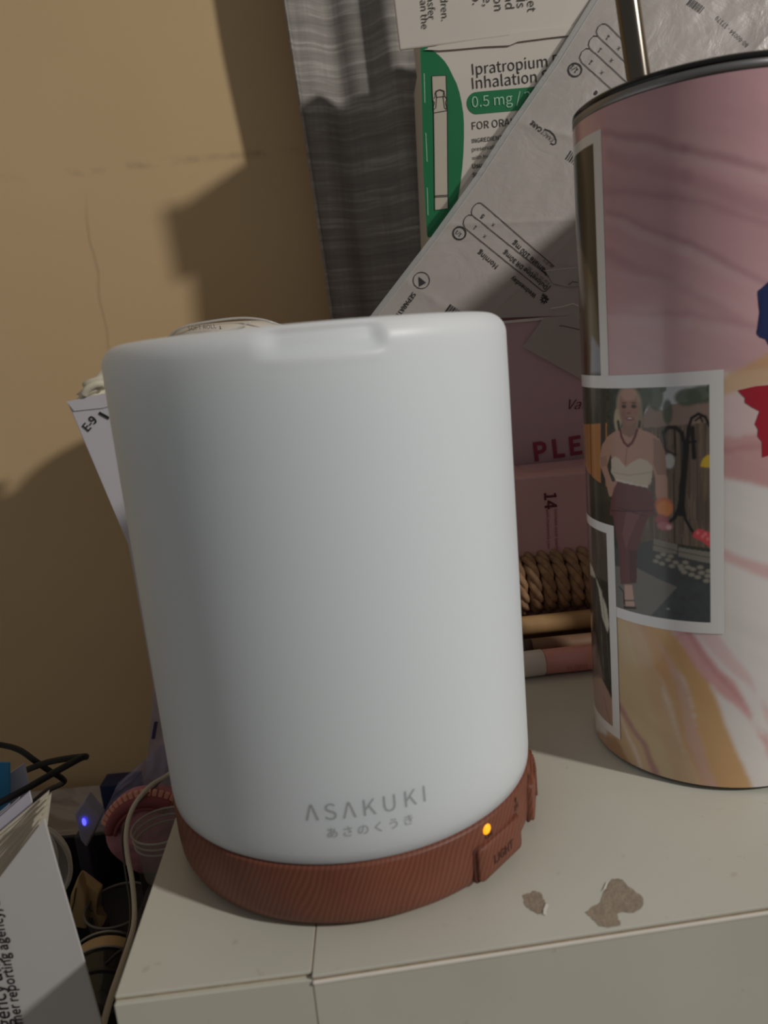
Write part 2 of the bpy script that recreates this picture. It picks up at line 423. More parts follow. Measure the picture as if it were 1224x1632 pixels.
# ================================================================ AROMA DIFFUSER
DC = (-0.0193, 0.2501, 0.062)
def diffuser():
    cx, cy, R = DC
    root = empty('aroma_diffuser', (cx, cy, 0), 'white cylindrical aroma diffuser on a wood-grain base with glowing amber light', 'diffuser')
    M_shell = mat('frosted_white_plastic', rgb(234, 243, 255), 0.42, sub=0.7)
    t = NT('wood_grain_print'); v = t.coords((1, 1, 1))
    wv = t.new('ShaderNodeTexWave'); wv.wave_type = 'BANDS'; wv.bands_direction = 'X'
    mp = t.new('ShaderNodeMapping'); mp.inputs['Rotation'].default_value = (0.0, -0.55, 0.0); mp.inputs['Scale'].default_value = (1.0, 0.6, 0.6); t.link(v, mp.inputs[0]); t.link(mp.outputs[0], wv.inputs['Vector'])
    wv.inputs['Scale'].default_value = 230; wv.inputs['Distortion'].default_value = 14; wv.inputs['Detail'].default_value = 2; wv.inputs['Detail Scale'].default_value = 0.16; wv.inputs['Detail Roughness'].default_value = 0.6
    f = math_(t, 'ADD', math_(t, 'MULTIPLY', wv.outputs['Fac'], 0.36), math_(t, 'MULTIPLY', t.noise(v, 45, 5), 0.64))
    t.link(t.ramp(f, [(0.25, rgb(108, 62, 47)), (0.55, rgb(126, 73, 55)), (0.8, rgb(140, 85, 65))]), t.b.inputs['Base Color'])
    t.b.inputs['Roughness'].default_value = 0.5; M_wood = t.m
    # base
    prof = [(0.0, 0.0004), (0.052, 0.0004), (0.0585, 0.0010), (0.0603, 0.0024), (0.0614, 0.0050), (0.0618, 0.009), (0.0620, 0.0205), (0.0618, 0.0213), (0.0600, 0.0215), (0, 0.0215)]
    lathe('base', prof, (cx, cy, 0), M_wood, root, 160, caps=False)
    # shell with a shallow mist notch pressed into the upper rim
    zt, rc = 0.1676, 0.0062; pr = [(0.0592, 0.0216), (0.0608, 0.0217), (0.0615, 0.0222)]
    for k in range(1, 41): pr.append((0.0617 + 0.0006 * k / 40, 0.0222 + (0.1450 - 0.0222) * k / 40))
    for k in range(1, 33): pr.append((0.0623, 0.1450 + (zt - rc - 0.1450) * k / 32))
    for k in range(1, 13):
        A = math.pi / 2 * k / 12; pr.append((0.0623 - rc + rc * math.cos(A), zt - rc + rc * math.sin(A)))
    pr += [(0.050, zt), (0.020, zt), (0.0, zt)]
    def st(x): x = min(max(x, 0), 1); return x * x * (3 - 2 * x)
    def notch(A, r, z):
        if r < 0.054: return 0
        a = (A + math.pi) % (2 * math.pi) - math.pi
        s = a * 0.0623
        wz = st((z - 0.1588) / 0.0040) * st((0.1668 - z) / 0.0016); wx = st((s + 0.0095) / 0.008) * st((0.0250 - s) / 0.0036)
        lip = 0.0004 * st((z - 0.156) / 0.002) * st((0.1605 - z) / 0.002) * wx
        return -0.0024 * wz * wx + lip * 0.4
    lathe('frosted_cover', pr, (cx, cy, 0), M_shell, root, 400, caps=False, disp=notch)
    # lettering on the cover
    M_grey = mat('grey_print', rgb(172, 176, 180), 0.6); M_dark = mat('brown_print', rgb(74, 44, 34), 0.6)
    def wrap(s0, z0, sc, rad): return lambda x, y: Vector((cx + rad * math.sin((s0 + x * sc) / rad), cy - rad * math.cos((s0 + x * sc) / rad), z0 + y * sc))
    sp = 1.14; a, b = width('ΛSΛKUKI', 0.0, 0.0, sp); sc = 0.0338 / (b - a)
    text_on('ΛSΛKUKI', wrap(-0.0098, 0.0361, sc, 0.06195), M_grey, root, x_off=a, bold=0.0, space=sp)
    a, b = width('あさのくうき', 0.01, 0.0, 1.15); sc = 0.0240 / (b - a)
    text_on('あさのくうき', wrap(-0.0043, 0.0308, sc, 0.06195), M_grey, root, x_off=a, bold=0.01, space=1.15)
    # buttons: raised rounded pads with a dark gap round them
    def pad(name, s0, s1, z0, z1, r0, r1, m, rz=0.0016, nseg=5):
        pts = []
        for (cxx, czz, a0) in ((s1 - rz, z1 - rz, 0), (s0 + rz, z1 - rz, 90), (s0 + rz, z0 + rz, 180), (s1 - rz, z0 + rz, 270)):
            for k in range(nseg + 1):
                A = math.radians(a0 + 90 * k / nseg); pts.append((cxx + rz * math.cos(A), czz + rz * math.sin(A)))
        ms, mz = (s0 + s1) / 2, (z0 + z1) / 2
        def P(s, z, r): return Vector((cx + r * math.sin(s / 0.062), cy - r * math.cos(s / 0.062), z))
        # dense rows so it follows the curve
        bm = bmesh.new(); rings = []
        for (k, r) in ((1.0, r0), (1.0, r1 - 0.0003), (0.97, r1), (0.6, r1), (0.25, r1)):
            rings.append([bm.verts.new(P(ms + (s - ms) * k, mz + (z - mz) * k, r)) for s, z in pts])
        n = len(pts)
        for A, B in zip(rings[:-1], rings[1:]):
            for i in range(n): bm.faces.new((A[i], A[(i + 1) % n], B[(i + 1) % n], B[i]))
        bm.faces.new(rings[-1]); return from_bm(name, bm, m, root, True)
    M_gap = mat('button_gap', rgb(88, 48, 36), 0.8)
    pad('button_recess', 0.0382, 0.0620, 0.0028, 0.0148, 0.0612, 0.06215, M_gap)
    bt = pad('light_button', 0.0394, 0.0615, 0.0033, 0.0143, 0.0612, 0.0633, M_wood)
    pad('button_recess', 0.0730, 0.0985, 0.0028, 0.0170, 0.0612, 0.06215, M_gap)
    bt2 = pad('mist_button', 0.0737, 0.0980, 0.0033, 0.0165, 0.0612, 0.0635, M_wood)
    for k in range(7):
        s = 0.0850 + k * 0.0018
        q = [Vector((cx + r * math.sin(s / 0.062 + d / 0.062), cy - r * math.cos(s / 0.062 + d / 0.062), z)) for r, d, z in ((0.0634, -0.0004, 0.006), (0.0640, 0, 0.006), (0.0634, 0.0004, 0.006))]
        prism('grip_ridge', q, (0, 0, 0.009), M_wood, bt2)
    def lab(body, s0, z0, h, rad, par, bold=0.02):
        a, b = width(body, bold); text_on(body, wrap(s0 * rad / 0.062, z0, h * 0.7 / cap(), rad), M_dark, par, x_off=a, bold=bold)
    lab('LIGHT', 0.0455, 0.0068, 0.0038, 0.06345, bt); lab('MIST', 0.0800, 0.0075, 0.0038, 0.06365, bt2)
    lab('ON', 0.0437, 0.0153, 0.0024, 0.06215, root); lab('1H', 0.0600, 0.0156, 0.0026, 0.06215, root); lab('3H', 0.0745, 0.0172, 0.0026, 0.06215, root)
    # indicator lamp
    M_led = mat('amber_led', rgb(255, 170, 40), 0.4, emit=(1.0, 0.36, 0.01), estr=1.15)
    s, z = 0.0446, 0.0183; A = s / 0.062; c = Vector((cx + 0.0620 * math.sin(A), cy - 0.0620 * math.cos(A), z)); nrm = Vector((math.sin(A), -math.cos(A), 0)); tv = Vector((math.cos(A), math.sin(A), 0))
    vs, fs = [], []
    for j, (rr, h) in enumerate(((0.00165, 0.0), (0.00145, 0.0003), (0.0009, 0.0005), (0.0, 0.00055))):
        for k in range(20): B = 2 * math.pi * k / 20; vs.append(c + nrm * h + tv * (rr * math.cos(B)) + Vector((0, 0, rr * math.sin(B))))
    for j in range(3):
        for k in range(20): fs.append((j * 20 + k, j * 20 + (k + 1) % 20, (j + 1) * 20 + (k + 1) % 20, (j + 1) * 20 + k))
    mesh('indicator_light', vs, fs, M_led, root, True)['label'] = 'glowing amber indicator light'
    for s in (0.0612, 0.0758):
        A = s / 0.062; c = Vector((cx + 0.0621 * math.sin(A), cy - 0.0621 * math.cos(A), 0.0189)); tv = Vector((math.cos(A), math.sin(A), 0)); nrm = Vector((math.sin(A), -math.cos(A), 0))
        decal('indicator_window', [c + tv * 0.0005 * math.cos(k * 0.628) + Vector((0, 0, 0.0011 * math.sin(k * 0.628))) + nrm * 0.0001 for k in range(10)], M_dark, root)
diffuser()

# ================================================================ TUMBLER
TC = (0.1196, 0.2794, 0.0427)
def tumbler():
    cx, cy, R = TC; ZT = 0.2275
    root = empty('tumbler', (cx, cy, 0), 'tall tumbler printed with pink and gold marble and white framed snapshots', 'tumbler')
    M_steel = mat('brushed_steel', rgb(150, 150, 150), 0.38, metal=0.8)
    M_print = paint_mat('sublimated_marble', 0.22, 0.5)
    M_photo = paint_mat('printed_photo', 0.25, 0.4)
    M_lid = mat('smoky_lid_plastic', rgb(30, 31, 34), 0.12)
    # inner steel body and rims
    lathe('steel_body', [(0, 0.0003), (0.0395, 0.0003), (0.0410, 0.0008), (0.0421, 0.0022), (0.0422, ZT - 0.001), (0.0422, ZT + 0.0004), (0.0427, ZT + 0.0006), (0.0427, ZT + 0.0026), (0.0416, ZT + 0.0032), (0.040, ZT + 0.0034), (0, ZT + 0.0030)], (cx, cy, 0), M_steel, root, 128, caps=False)
    lathe('lid', [(0.0, ZT + 0.0030), (0.0418, ZT + 0.0028), (0.0427, ZT + 0.0030), (0.0427, ZT + 0.0042), (0.0415, ZT + 0.0050), (0.036, ZT + 0.0054), (0.034, ZT + 0.0052), (0, ZT + 0.0052)], (cx, cy, 0), M_lid, root, 128, caps=False)
    # painted wrap
    def cp(x, y): return on_cyl(x, y, TC)
    C = Canvas(-math.pi * R, math.pi * R, 0.0018, ZT, 0.0006)
    wx = (fbm(C.U * 60, C.V * 60, 3) - 0.5) * 0.004; C.X = C.U + wx; C.Y = C.V + (fbm(C.U * 60 + 9, C.V * 60, 5) - 0.5) * 0.004
    mauve = np.array(rgb(206, 162, 168)); pink = np.array(rgb(206, 158, 158)); white = np.array(rgb(228, 223, 221)); gold = np.array(rgb(206, 162, 108)); tan = np.array(rgb(206, 176, 142))
    st = fbm((C.U * 0.45 - C.V * -1.0 * 0 + C.V) * 0 + C.U * 22, (C.V + C.U * 0.35) * 190 * 0.45, 11, 5)
    C.c = mauve * (0.84 + 0.34 * st[..., None]) * np.ones((C.nv, C.nu, 3))
    st2 = fbm(C.U * 14, (C.V + C.U * 0.5) * 60, 21, 4); C.mix(np.clip((st2 - 0.55) * 4, 0, 1), rgb(212, 178, 178), 0.7)
    for (x0, y0), (x1, y1), wd, k in (((960, 215), (1223, 270), .0022, .5), ((960, 300), (1223, 352), .0016, .35), ((965, 335), (1223, 452), .0014, .6), ((965, 400), (1223, 540), .0030, .3), ((968, 250), (1223, 330), .0040, .25), ((970, 500), (1223, 520), .0014, .35)):
        C.line([cp(x0, y0), cp((x0 + x1) / 2, (y0 + y1) / 2 - 8), cp(x1, y1)], wd, rgb(158, 108, 120), k)
    for (x0, y0), (x1, y1), wd, k in (((965, 345), (1223, 470), .0030, .45), ((965, 225), (1223, 290), .0018, .4), ((970, 515), (1223, 535), .0030, .4), ((965, 430), (1223, 505), .0022, .3)):
        C.line([cp(x0, y0), cp((x0 + x1) / 2, (y0 + y1) / 2 - 8), cp(x1, y1)], wd, rgb(214, 184, 188), k)
    # paler toward the photo
    C.mix(np.clip((0.185 - C.V) / 0.04, 0, 1), rgb(206, 172, 174), 0.55)
    C.mix((C.V < 0.143).astype(float), white)
    c4 = lambda X, Y: cp(min(880 + X / 2.267, 1224), 560 + Y / 2.267)
    def P4(pts):
        out = []
        for X, Y in pts:
            s, z = c4(min(X, 779), Y)
            if X > 779: s += (X - 779) * 0.00009
            out.append((s, z))
        return out
    C.poly(P4([(560, 125), (620, 92), (780, 0), (1100, -120), (1100, 40), (780, 120), (560, 190)]), gold, 0.75)
    C.poly(P4([(560, 180), (780, 115), (1200, 60), (1200, 290), (780, 290), (560, 320)]), rgb(220, 196, 196))
    C.poly(P4([(560, 320), (780, 292), (1200, 300), (1200, 500), (780, 492), (560, 440)]), pink, 0.95)
    C.poly(P4([(560, 360), (780, 330), (780, 352), (560, 385)]), rgb(188, 132, 138), 0.6)
    C.poly(P4([(600, 700), (780, 760), (900, 800), (900, 860), (780, 815), (600, 735)]), rgb(218, 176, 176), 0.8)
    # fan of stripes under the big photo
    def fan(a0, a1, b0, b1, c0, c1, col, al=1.0): C.poly(P4([a0, a1, b1, c1, c0, b0]), col, al)
    fan((200, 940), (330, 960), (200, 1250), (400, 1250), (200, 1500), (560, 1640), tan)
    fan((200, 960), (262, 975), (200, 1120), (350, 1250), (350, 1440), (480, 1640), rgb(206, 184, 146))
    fan((300, 960), (380, 985), (400, 1200), (470, 1200), (560, 1640), (620, 1640), rgb(206, 168, 150))
    fan((310, 960), (352, 975), (380, 1180), (432, 1180), (500, 1500), (560, 1640), gold, 0.7)
    fan((330, 970), (420, 995), (470, 1180), (560, 1190), (610, 1640), (745, 1640), gold, 0.95)
    fan((420, 990), (500, 1010), (550, 1180), (650, 1190), (780, 1400), (790, 1480), rgb(214, 160, 160), 0.9)
    fan((470, 1000), (500, 1010), (600, 1180), (625, 1185), (780, 1380), (785, 1400), rgb(190, 128, 132), 0.6)
    fan((500, 1000), (590, 1012), (640, 1150), (700, 1160), (780, 1300), (785, 1370), rgb(222, 190, 190), 0.8)
    fan((230, 1270), (248, 1270), (330, 1420), (345, 1420), (400, 1600), (430, 1600), rgb(170, 122, 126), 0.9)
    fan((236, 1300), (240, 1300), (310, 1460), (318, 1460), (360, 1600), (370, 1600), rgb(232, 220, 214), 0.9)
    fan((150, 1370), (235, 1390), (190, 1500), (290, 1490), (200, 1640), (350, 1640), rgb(176, 132, 96), 0.9)
    C.blur(3)
    g = fbm(C.U * 16, (C.V * 0.9 + C.U * 0.5) * 140, 31, 4); C.c *= (0.93 + 0.14 * g[..., None])
    C.X, C.Y = C.U, C.V
    # red and navy map shapes
    def c7(X, Y):
        s, z = cp(min(1100 + X / 4.08, 1223), 400 + Y / 4.08)
        if X > 500: s += (X - 500) * 0.00005
        return s, z
    def shape(pts, m):
        bm = bmesh.new(); f = bm.faces.new([bm.verts.new((q[0], 0, q[1])) for q in pts]); bmesh.ops.triangulate(bm, faces=[f])
        bmesh.ops.subdivide_edges(bm, edges=list(bm.edges), cuts=5, use_grid_fill=True)
        for v in bm.verts: a = v.co.x / R; v.co = Vector((cx + (R + 0.00012) * math.sin(a), cy - (R + 0.00012) * math.cos(a), v.co.z))
        return from_bm('printed_map', bm, m, root)
    shape([c7(*q) for q in [(506, 200), (470, 235), (440, 258), (438, 278), (450, 300), (446, 370), (468, 430), (470, 470), (460, 500), (432, 515), (432, 540), (450, 560), (490, 575), (506, 612), (620, 640), (760, 560), (780, 300), (640, 180)]], mat('navy_print', rgb(34, 48, 98), 0.25, coat=0.4))
    shape([c7(*q) for q in [(310, 905), (345, 898), (380, 908), (420, 880), (506, 872), (700, 880), (820, 980), (760, 1180), (640, 1340), (520, 1328), (468, 1342), (482, 1310), (466, 1240), (438, 1205), (440, 1160), (420, 1125), (436, 1080), (450, 1042), (400, 1015), (355, 985), (356, 955), (330, 930)]], mat('crimson_print', rgb(168, 28, 50), 0.25, coat=0.4))
    def body(U, V, rad=R): return np.stack([cx + rad * np.sin(U / R), cy - rad * np.cos(U / R), V], -1)
    C.build('printed_wrap', body, M_print, root)
    # the white framed snapshots
    c5 = lambda X, Y: cp(920 + X / 5.1, 580 + Y / 5.1); c6 = lambda X, Y: cp(920 + X / 5.1, 800 + Y / 5.1)
    frame = np.array(rgb(232, 231, 229))
    def snap(s0, s1, z0, z1, i0, i1, j0, j1, paintfn, rad, step):
        K = Canvas(s0, s1, z0, z1, step); K.c[:] = frame
        inn = (K.U > i0) & (K.U < i1) & (K.V > j0) & (K.V < j1)
        sv = K.c.copy(); paintfn(K); K.c = np.where(inn[..., None], K.c, sv)
        return K.build('printed_snapshot', lambda U, V: body(U, V, rad), M_photo, root)
    def garden(K):
        n = fbm(K.U * 900, K.V * 900, 2, 3)[..., None]
        K.c[:] = rgb(58, 62, 52); K.c *= 0.5 + n
        P5 = lambda *q: [c5(*x) for x in q]; P6 = lambda *q: [c6(*x) for x in q]
        K.poly(P5((560, 140), (1100, 140), (1100, 420), (540, 420), (600, 250)), rgb(196, 200, 202))
        K.poly(P5((540, 420), (600, 330), (700, 380), (760, 330), (1100, 270), (1100, 520), (540, 520)), rgb(150, 128, 116))
        for a in ((900, 270, 100, 70), (1010, 250, 110, 70), (640, 260, 60, 120), (560, 250, 60, 110), (735, 390, 40, 100), (700, 200, 25, 30), (1080, 200, 30, 40)):
            x, y = c5(a[0], a[1]); K.ell(x, y, a[2] * 0.00004, a[3] * 0.00004, rgb(82, 92, 74), 0.9)
        sx0, _ = c5(540, 600); f = ((K.U - sx0) / 0.0024); fr = f - np.floor(f)
        m = K.inside(P5((520, 520), (1110, 470), (1110, 1230), (500, 1230))) | K.inside(P6((500, -5), (1110, -5), (1110, 380), (820, 340), (480, 400)))
        K.mix(m.astype(float), rgb(112, 96, 82)); K.mix(m * (fr < 0.14), rgb(52, 42, 36), 0.8); K.mix(m * (fbm(K.U * 900, K.V * 60, 8, 3) > 0.55), rgb(88, 74, 64), 0.6); K.mix(m * (fbm(K.U * 1500, K.V * 90, 18, 3) > 0.6), rgb(140, 122, 104), 0.5)
        K.poly(P5((30, 490), (245, 480), (245, 1000), (30, 800)), rgb(190, 128, 74)); K.line(P5((110, 490), (120, 950)), 0.0009, rgb(120, 80, 48)); K.line(P5((60, 600), (70, 800)), 0.0008, rgb(130, 88, 52))
        K.line(P5((212, 150), (214, 1000)), 0.0030, rgb(44, 48, 54)); K.line(P6((214, -20), (240, 190)), 0.0028, rgb(26, 24, 24))
        K.poly(P5((40, 800), (245, 1000), (250, 1230), (50, 1230)), rgb(62, 60, 52)); K.poly(P6((40, -10), (300, -10), (300, 200), (60, 100)), rgb(46, 46, 42))
        iron = rgb(22, 20, 20)
        def L5(pts, wd): K.line([c5(*q) for q in pts], wd, iron)
        L5([(895, 620), (905, 520), (930, 440), (985, 405), (1040, 430), (1075, 500)], 0.0009); L5([(700, 560), (740, 515), (800, 515), (850, 560), (872, 650), (868, 800), (845, 1000), (835, 1224)], 0.0012)
        L5([(905, 540), (893, 680), (880, 850), (865, 1050), (858, 1224)], 0.0012); L5([(790, 520), (800, 740)], 0.0006); L5([(700, 560), (720, 700), (800, 740)], 0.0006)
        K.line([c6(*q) for q in [(835, 0), (825, 60), (790, 130), (740, 170)]], 0.0012, iron); K.line([c6(*q) for q in [(858, 0), (880, 140), (950, 260), (1080, 350)]], 0.0009, iron)
        L5([(890, 640), (960, 630)], 0.0008); L5([(935, 520), (950, 760)], 0.0014)
        K.line(P5((960, 460), (1000, 430), (1020, 470)), 0.0006, iron)
        x, y = c5(750, 790); K.ell(x, y, 0.0016, 0.0024, rgb(200, 200, 196), 0.8)
        K.poly(P5((1000, 835), (1015, 780), (1050, 742), (1100, 735), (1100, 845)), rgb(222, 186, 52))
        # ground
        K.poly(P6((300, 380), (620, 310), (1110, 420), (1110, 1010), (300, 900)), rgb(72, 76, 76)); K.mix(K.inside(P6((300, 500), (1110, 660), (1110, 1010), (300, 900))) * (fbm(K.U * 700, K.V * 700, 13) - 0.3), rgb(84, 96, 106), 0.8)
        K.poly(P6((310, 520), (490, 535), (815, 690), (600, 925), (310, 850)), rgb(124, 120, 114))
        K.poly(P6((620, 295), (815, 345), (812, 425), (618, 395)), rgb(136, 130, 120)); K.poly(P6((825, 365), (1110, 410), (1110, 505), (820, 440)), rgb(140, 134, 124))
        K.line(P6((620, 345), (1100, 455)), 0.0004, rgb(100, 94, 86))
        for a in ((660, 445), (700, 425), (640, 480), (690, 500), (740, 470), (770, 520), (800, 490), (840, 520), (880, 490), (900, 530), (870, 570), (940, 545), (930, 590), (980, 610), (1010, 575), (1000, 530), (1050, 640), (1060, 600), (850, 545), (1070, 560), (760, 440)):
            x, y = c6(*a); K.ell(x, y, 0.0010, 0.00068, rgb(158, 152, 138), 0.95, 0.3)
        K.poly(P6((940, 250), (985, 215), (1110, 255), (1110, 390), (1000, 310), (945, 290)), rgb(222, 82, 92)); 
        for a in ((980, 250), (1020, 280), (1060, 300), (1040, 260)):
            x, y = c6(*a); K.ell(x, y, 0.0005, 0.0006, rgb(240, 140, 140), 0.8)
        # woman
        skin = rgb(188, 146, 128); sk2 = rgb(150, 112, 98)
        x, y = c5(418, 345); K.ell(x, y, 0.0049, 0.0070, rgb(178, 164, 136)); x, y = c5(330, 460); K.ell(x, y, 0.0016, 0.0040, rgb(186, 170, 138)); x, y = c5(505, 440); K.ell(x, y, 0.0014, 0.0050, rgb(150, 132, 108))
        K.poly(P5((350, 520), (250, 590), (205, 660), (190, 740), (185, 810), (230, 930), (262, 1075), (290, 1080), (305, 1000), (262, 890), (245, 830), (275, 730), (290, 800), (310, 960), (600, 980), (618, 850), (636, 930), (640, 1060), (660, 1130), (740, 1130), (735, 1000), (726, 820), (715, 720), (670, 610), (600, 560), (500, 525)), skin)
        K.poly(P5((620, 600), (670, 620), (715, 730), (728, 900), (650, 900), (620, 800)), sk2, 0.8)
        K.poly(P5((370, 440), (480, 440), (490, 560), (430, 600), (365, 560)), sk2)
        K.poly(P5((190, 760), (240, 745), (250, 830), (200, 830)), sk2, 0.5)
        x, y = c5(415, 350); K.ell(x, y + 0.0002, 0.0040, 0.0062, rgb(166, 120, 104)); x, y = c5(380, 420); K.ell(x, y, 0.0012, 0.0020, rgb(140, 98, 86), 0.6, 0.5); x, y = c5(420, 250); K.ell(x, y, 0.0030, 0.0020, rgb(196, 156, 138), 0.8)
        for X in (382, 462):
            x, y = c5(X, 345); K.ell(x, y, 0.0010, 0.0006, rgb(44, 30, 28)); x, y = c5(X, 318); K.ell(x, y, 0.0011, 0.00025, rgb(86, 60, 50))
        x, y = c5(422, 400); K.ell(x, y, 0.0008, 0.0004, rgb(130, 88, 78)); x, y = c5(430, 445); K.ell(x, y, 0.0016, 0.0006, rgb(118, 52, 56)); K.ell(x, y + 0.0001, 0.0010, 0.0002, rgb(226, 214, 206))
        K.line(P5((335, 470), (345, 530)), 0.0012, rgb(46, 34, 34)); K.line(P5((510, 470), (505, 510)), 0.0010, rgb(46, 34, 34))
        K.line(P5((352, 530), (362, 590), (385, 640), (415, 668), (448, 640), (472, 590), (490, 535)), 0.0009, rgb(104, 30, 40)); K.line(P5((405, 690), (395, 810)), 0.0004, sk2)
        K.poly(P5((278, 775), (310, 752), (345, 770), (395, 838), (450, 795), (510, 768), (570, 785), (614, 835), (605, 950), (570, 1000), (500, 992), (420, 970), (320, 940), (280, 885)), rgb(206, 192, 172))
        K.line(P5((320, 940), (420, 968), (500, 990), (570, 998)), 0.0007, rgb(222, 214, 202)); K.line(P5((300, 880), (420, 905), (600, 880)), 0.0005, rgb(160, 146, 126), 0.5)
        K.poly(P5((310, 950), (420, 975), (560, 1002), (610, 1060), (632, 1230), (265, 1230), (285, 1060)), rgb(112, 66, 68))
        K.poly(P6((272, -15), (635, -15), (612, 70), (560, 170), (520, 280), (490, 400), (486, 660), (355, 668), (342, 400), (310, 220)), rgb(112, 64, 66))
        K.poly(P6((400, 80), (520, 80), (440, 260), (400, 390), (370, 260)), rgb(142, 92, 92), 0.6); K.line(P6((280, 70), (620, 70)), 0.0005, rgb(78, 42, 44)); K.poly(P6((420, 390), (488, 390), (484, 655), (430, 655)), rgb(76, 40, 42), 0.7)
        K.line(P6((330, 40), (560, 110)), 0.0005, rgb(80, 44, 46), 0.7)
        K.poly(P5((270, 960), (330, 950), (300, 1030), (280, 1080), (262, 1075)), skin); K.line(P5((310, 990), (290, 1050)), 0.0004, sk2)
        x, y = c5(705, 1150); K.ell(x, y, 0.0029, 0.0028, rgb(206, 116, 82)); x, y = c6(710, 55); K.ell(x, y, 0.0026, 0.0027, rgb(224, 140, 84)); x, y = c6(690, 145); K.ell(x, y, 0.0022, 0.0018, rgb(170, 92, 100))
        x, y = c6(715, 195); K.ell(x, y, 0.0026, 0.0014, rgb(190, 120, 126)); x, y = c6(745, 205); K.ell(x, y, 0.0009, 0.0008, rgb(220, 180, 180))
        K.poly(P6((385, 672), (448, 672), (462, 780), (470, 855), (395, 855)), rgb(206, 170, 156)); K.line(P6((345, 690), (380, 730), (385, 830)), 0.0005, rgb(30, 26, 26)); K.line(P6((385, 855), (475, 860)), 0.0009, rgb(38, 32, 32)); K.line(P6((390, 800), (465, 800)), 0.0004, rgb(60, 44, 40))
        x, y = c6(740, 868); K.ell(x, y, 0.0006, 0.0004, rgb(150, 156, 164))
        K.blur(1); K.c *= 0.9
    def suit(K):
        P6 = lambda *q: [c6(*x) for x in q]
        K.c[:] = rgb(44, 40, 38)
        ztop = 0.0883; lo = 0.0129
        K.mix((K.V > 0.0700).astype(float), rgb(98, 88, 78)); K.mix(((K.V > 0.0700) & (fbm(K.U * 300, K.V * 80, 4) > 0.5)).astype(float), rgb(76, 68, 60), 0.6)
        a = -0.071; b = -0.054
        K.poly([(a, .073), (a + .004, .072), (-.060, .066), (-.0558, .060), (-.0543, .0535), (-.0556, .050), (-.0592, .055), (-.0615, .0655), (-.064, .069), (a, .068)], rgb(206, 200, 184))
        K.line([(-.0590, .0655), (-.0572, .0545)], 0.0005, rgb(150, 142, 128)); K.line([(-.0605, .052), (-.0595, .030)], 0.0006, rgb(100, 100, 98)); K.line([(-.0565, .050), (-.0552, .032)], 0.0005, rgb(86, 88, 86))
        K.poly([(a - .01, .026), (-.062, .030), (-.0575, .027), (-.0535, .0235), (-.0535, .010), (a - .01, .010)], rgb(170, 138, 124)); K.poly([(a - .01, .05), (-.066, .045), (-.060, .030), (a - .01, .022)], rgb(120, 96, 92), .8)
        K.line([(-.060, .022), (-.056, .0135)], .0006, rgb(146, 112, 98)); K.blur(2)
    def dim(K):
        K.c[:] = rgb(50, 45, 40)
        K.poly([(-.09, .192), (-.0720, .190), (-.0650, .186), (-.0585, .178), (-.0560, .167), (-.0550, .156), (-.0560, .148), (-.09, .14)], rgb(104, 92, 70)); K.poly([(-.09, .175), (-.066, .178), (-.0625, .165), (-.0605, .150), (-.062, .14), (-.09, .14)], rgb(96, 80, 68), .8)
        K.poly([(-.0645, .160), (-.0635, .150), (-.066, .143), (-.069, .150)], rgb(84, 44, 40), .9); K.poly([(-.0600, .158), (-.0540, .153), (-.0540, .145), (-.0620, .145)], rgb(150, 154, 164)); K.blur(4)
    snap(-0.0950, -0.0503, 0.1400, 0.2218, -0.0930, -0.0548, 0.1440, 0.2187, dim, R + 0.00010, 0.0005)
    snap(-0.0780, -0.0118, 0.0579, 0.1441, -0.0765, -0.0158, 0.0617, 0.1397, garden, R + 0.00018, 0.00022)
    snap(-0.0950, -0.0500, 0.0095, 0.0917, -0.0930, -0.0541, 0.0128, 0.0883, suit, R + 0.00026, 0.0004)
    # straw
    M_straw = mat('steel_straw', rgb(120, 114, 106), 0.22, metal=1.0)
    a = at(1020, 140, 0.262); b = at(1003, 20, 0.262); d = (b - a).normalized(); r = 0.0036
    root2 = empty('straw', (a.x, a.y, a.z - 0.03), 'stainless steel drinking straw standing in the printed tumbler', 'straw')
    tube('stem', [a - d * 0.028 + d * 0.02 * k for k in range(9)], r, M_straw, root2, 28)
    A = [a + Vector((math.cos(k * math.pi / 12) * (r + 0.0008), math.sin(k * math.pi / 12) * (r + 0.0008), 0)) for k in range(24)]
    for p in A: p.z = ZT + 0.0056
    tube('lid_grommet', A, 0.0009, M_lid, root, 8, True)
tumbler()

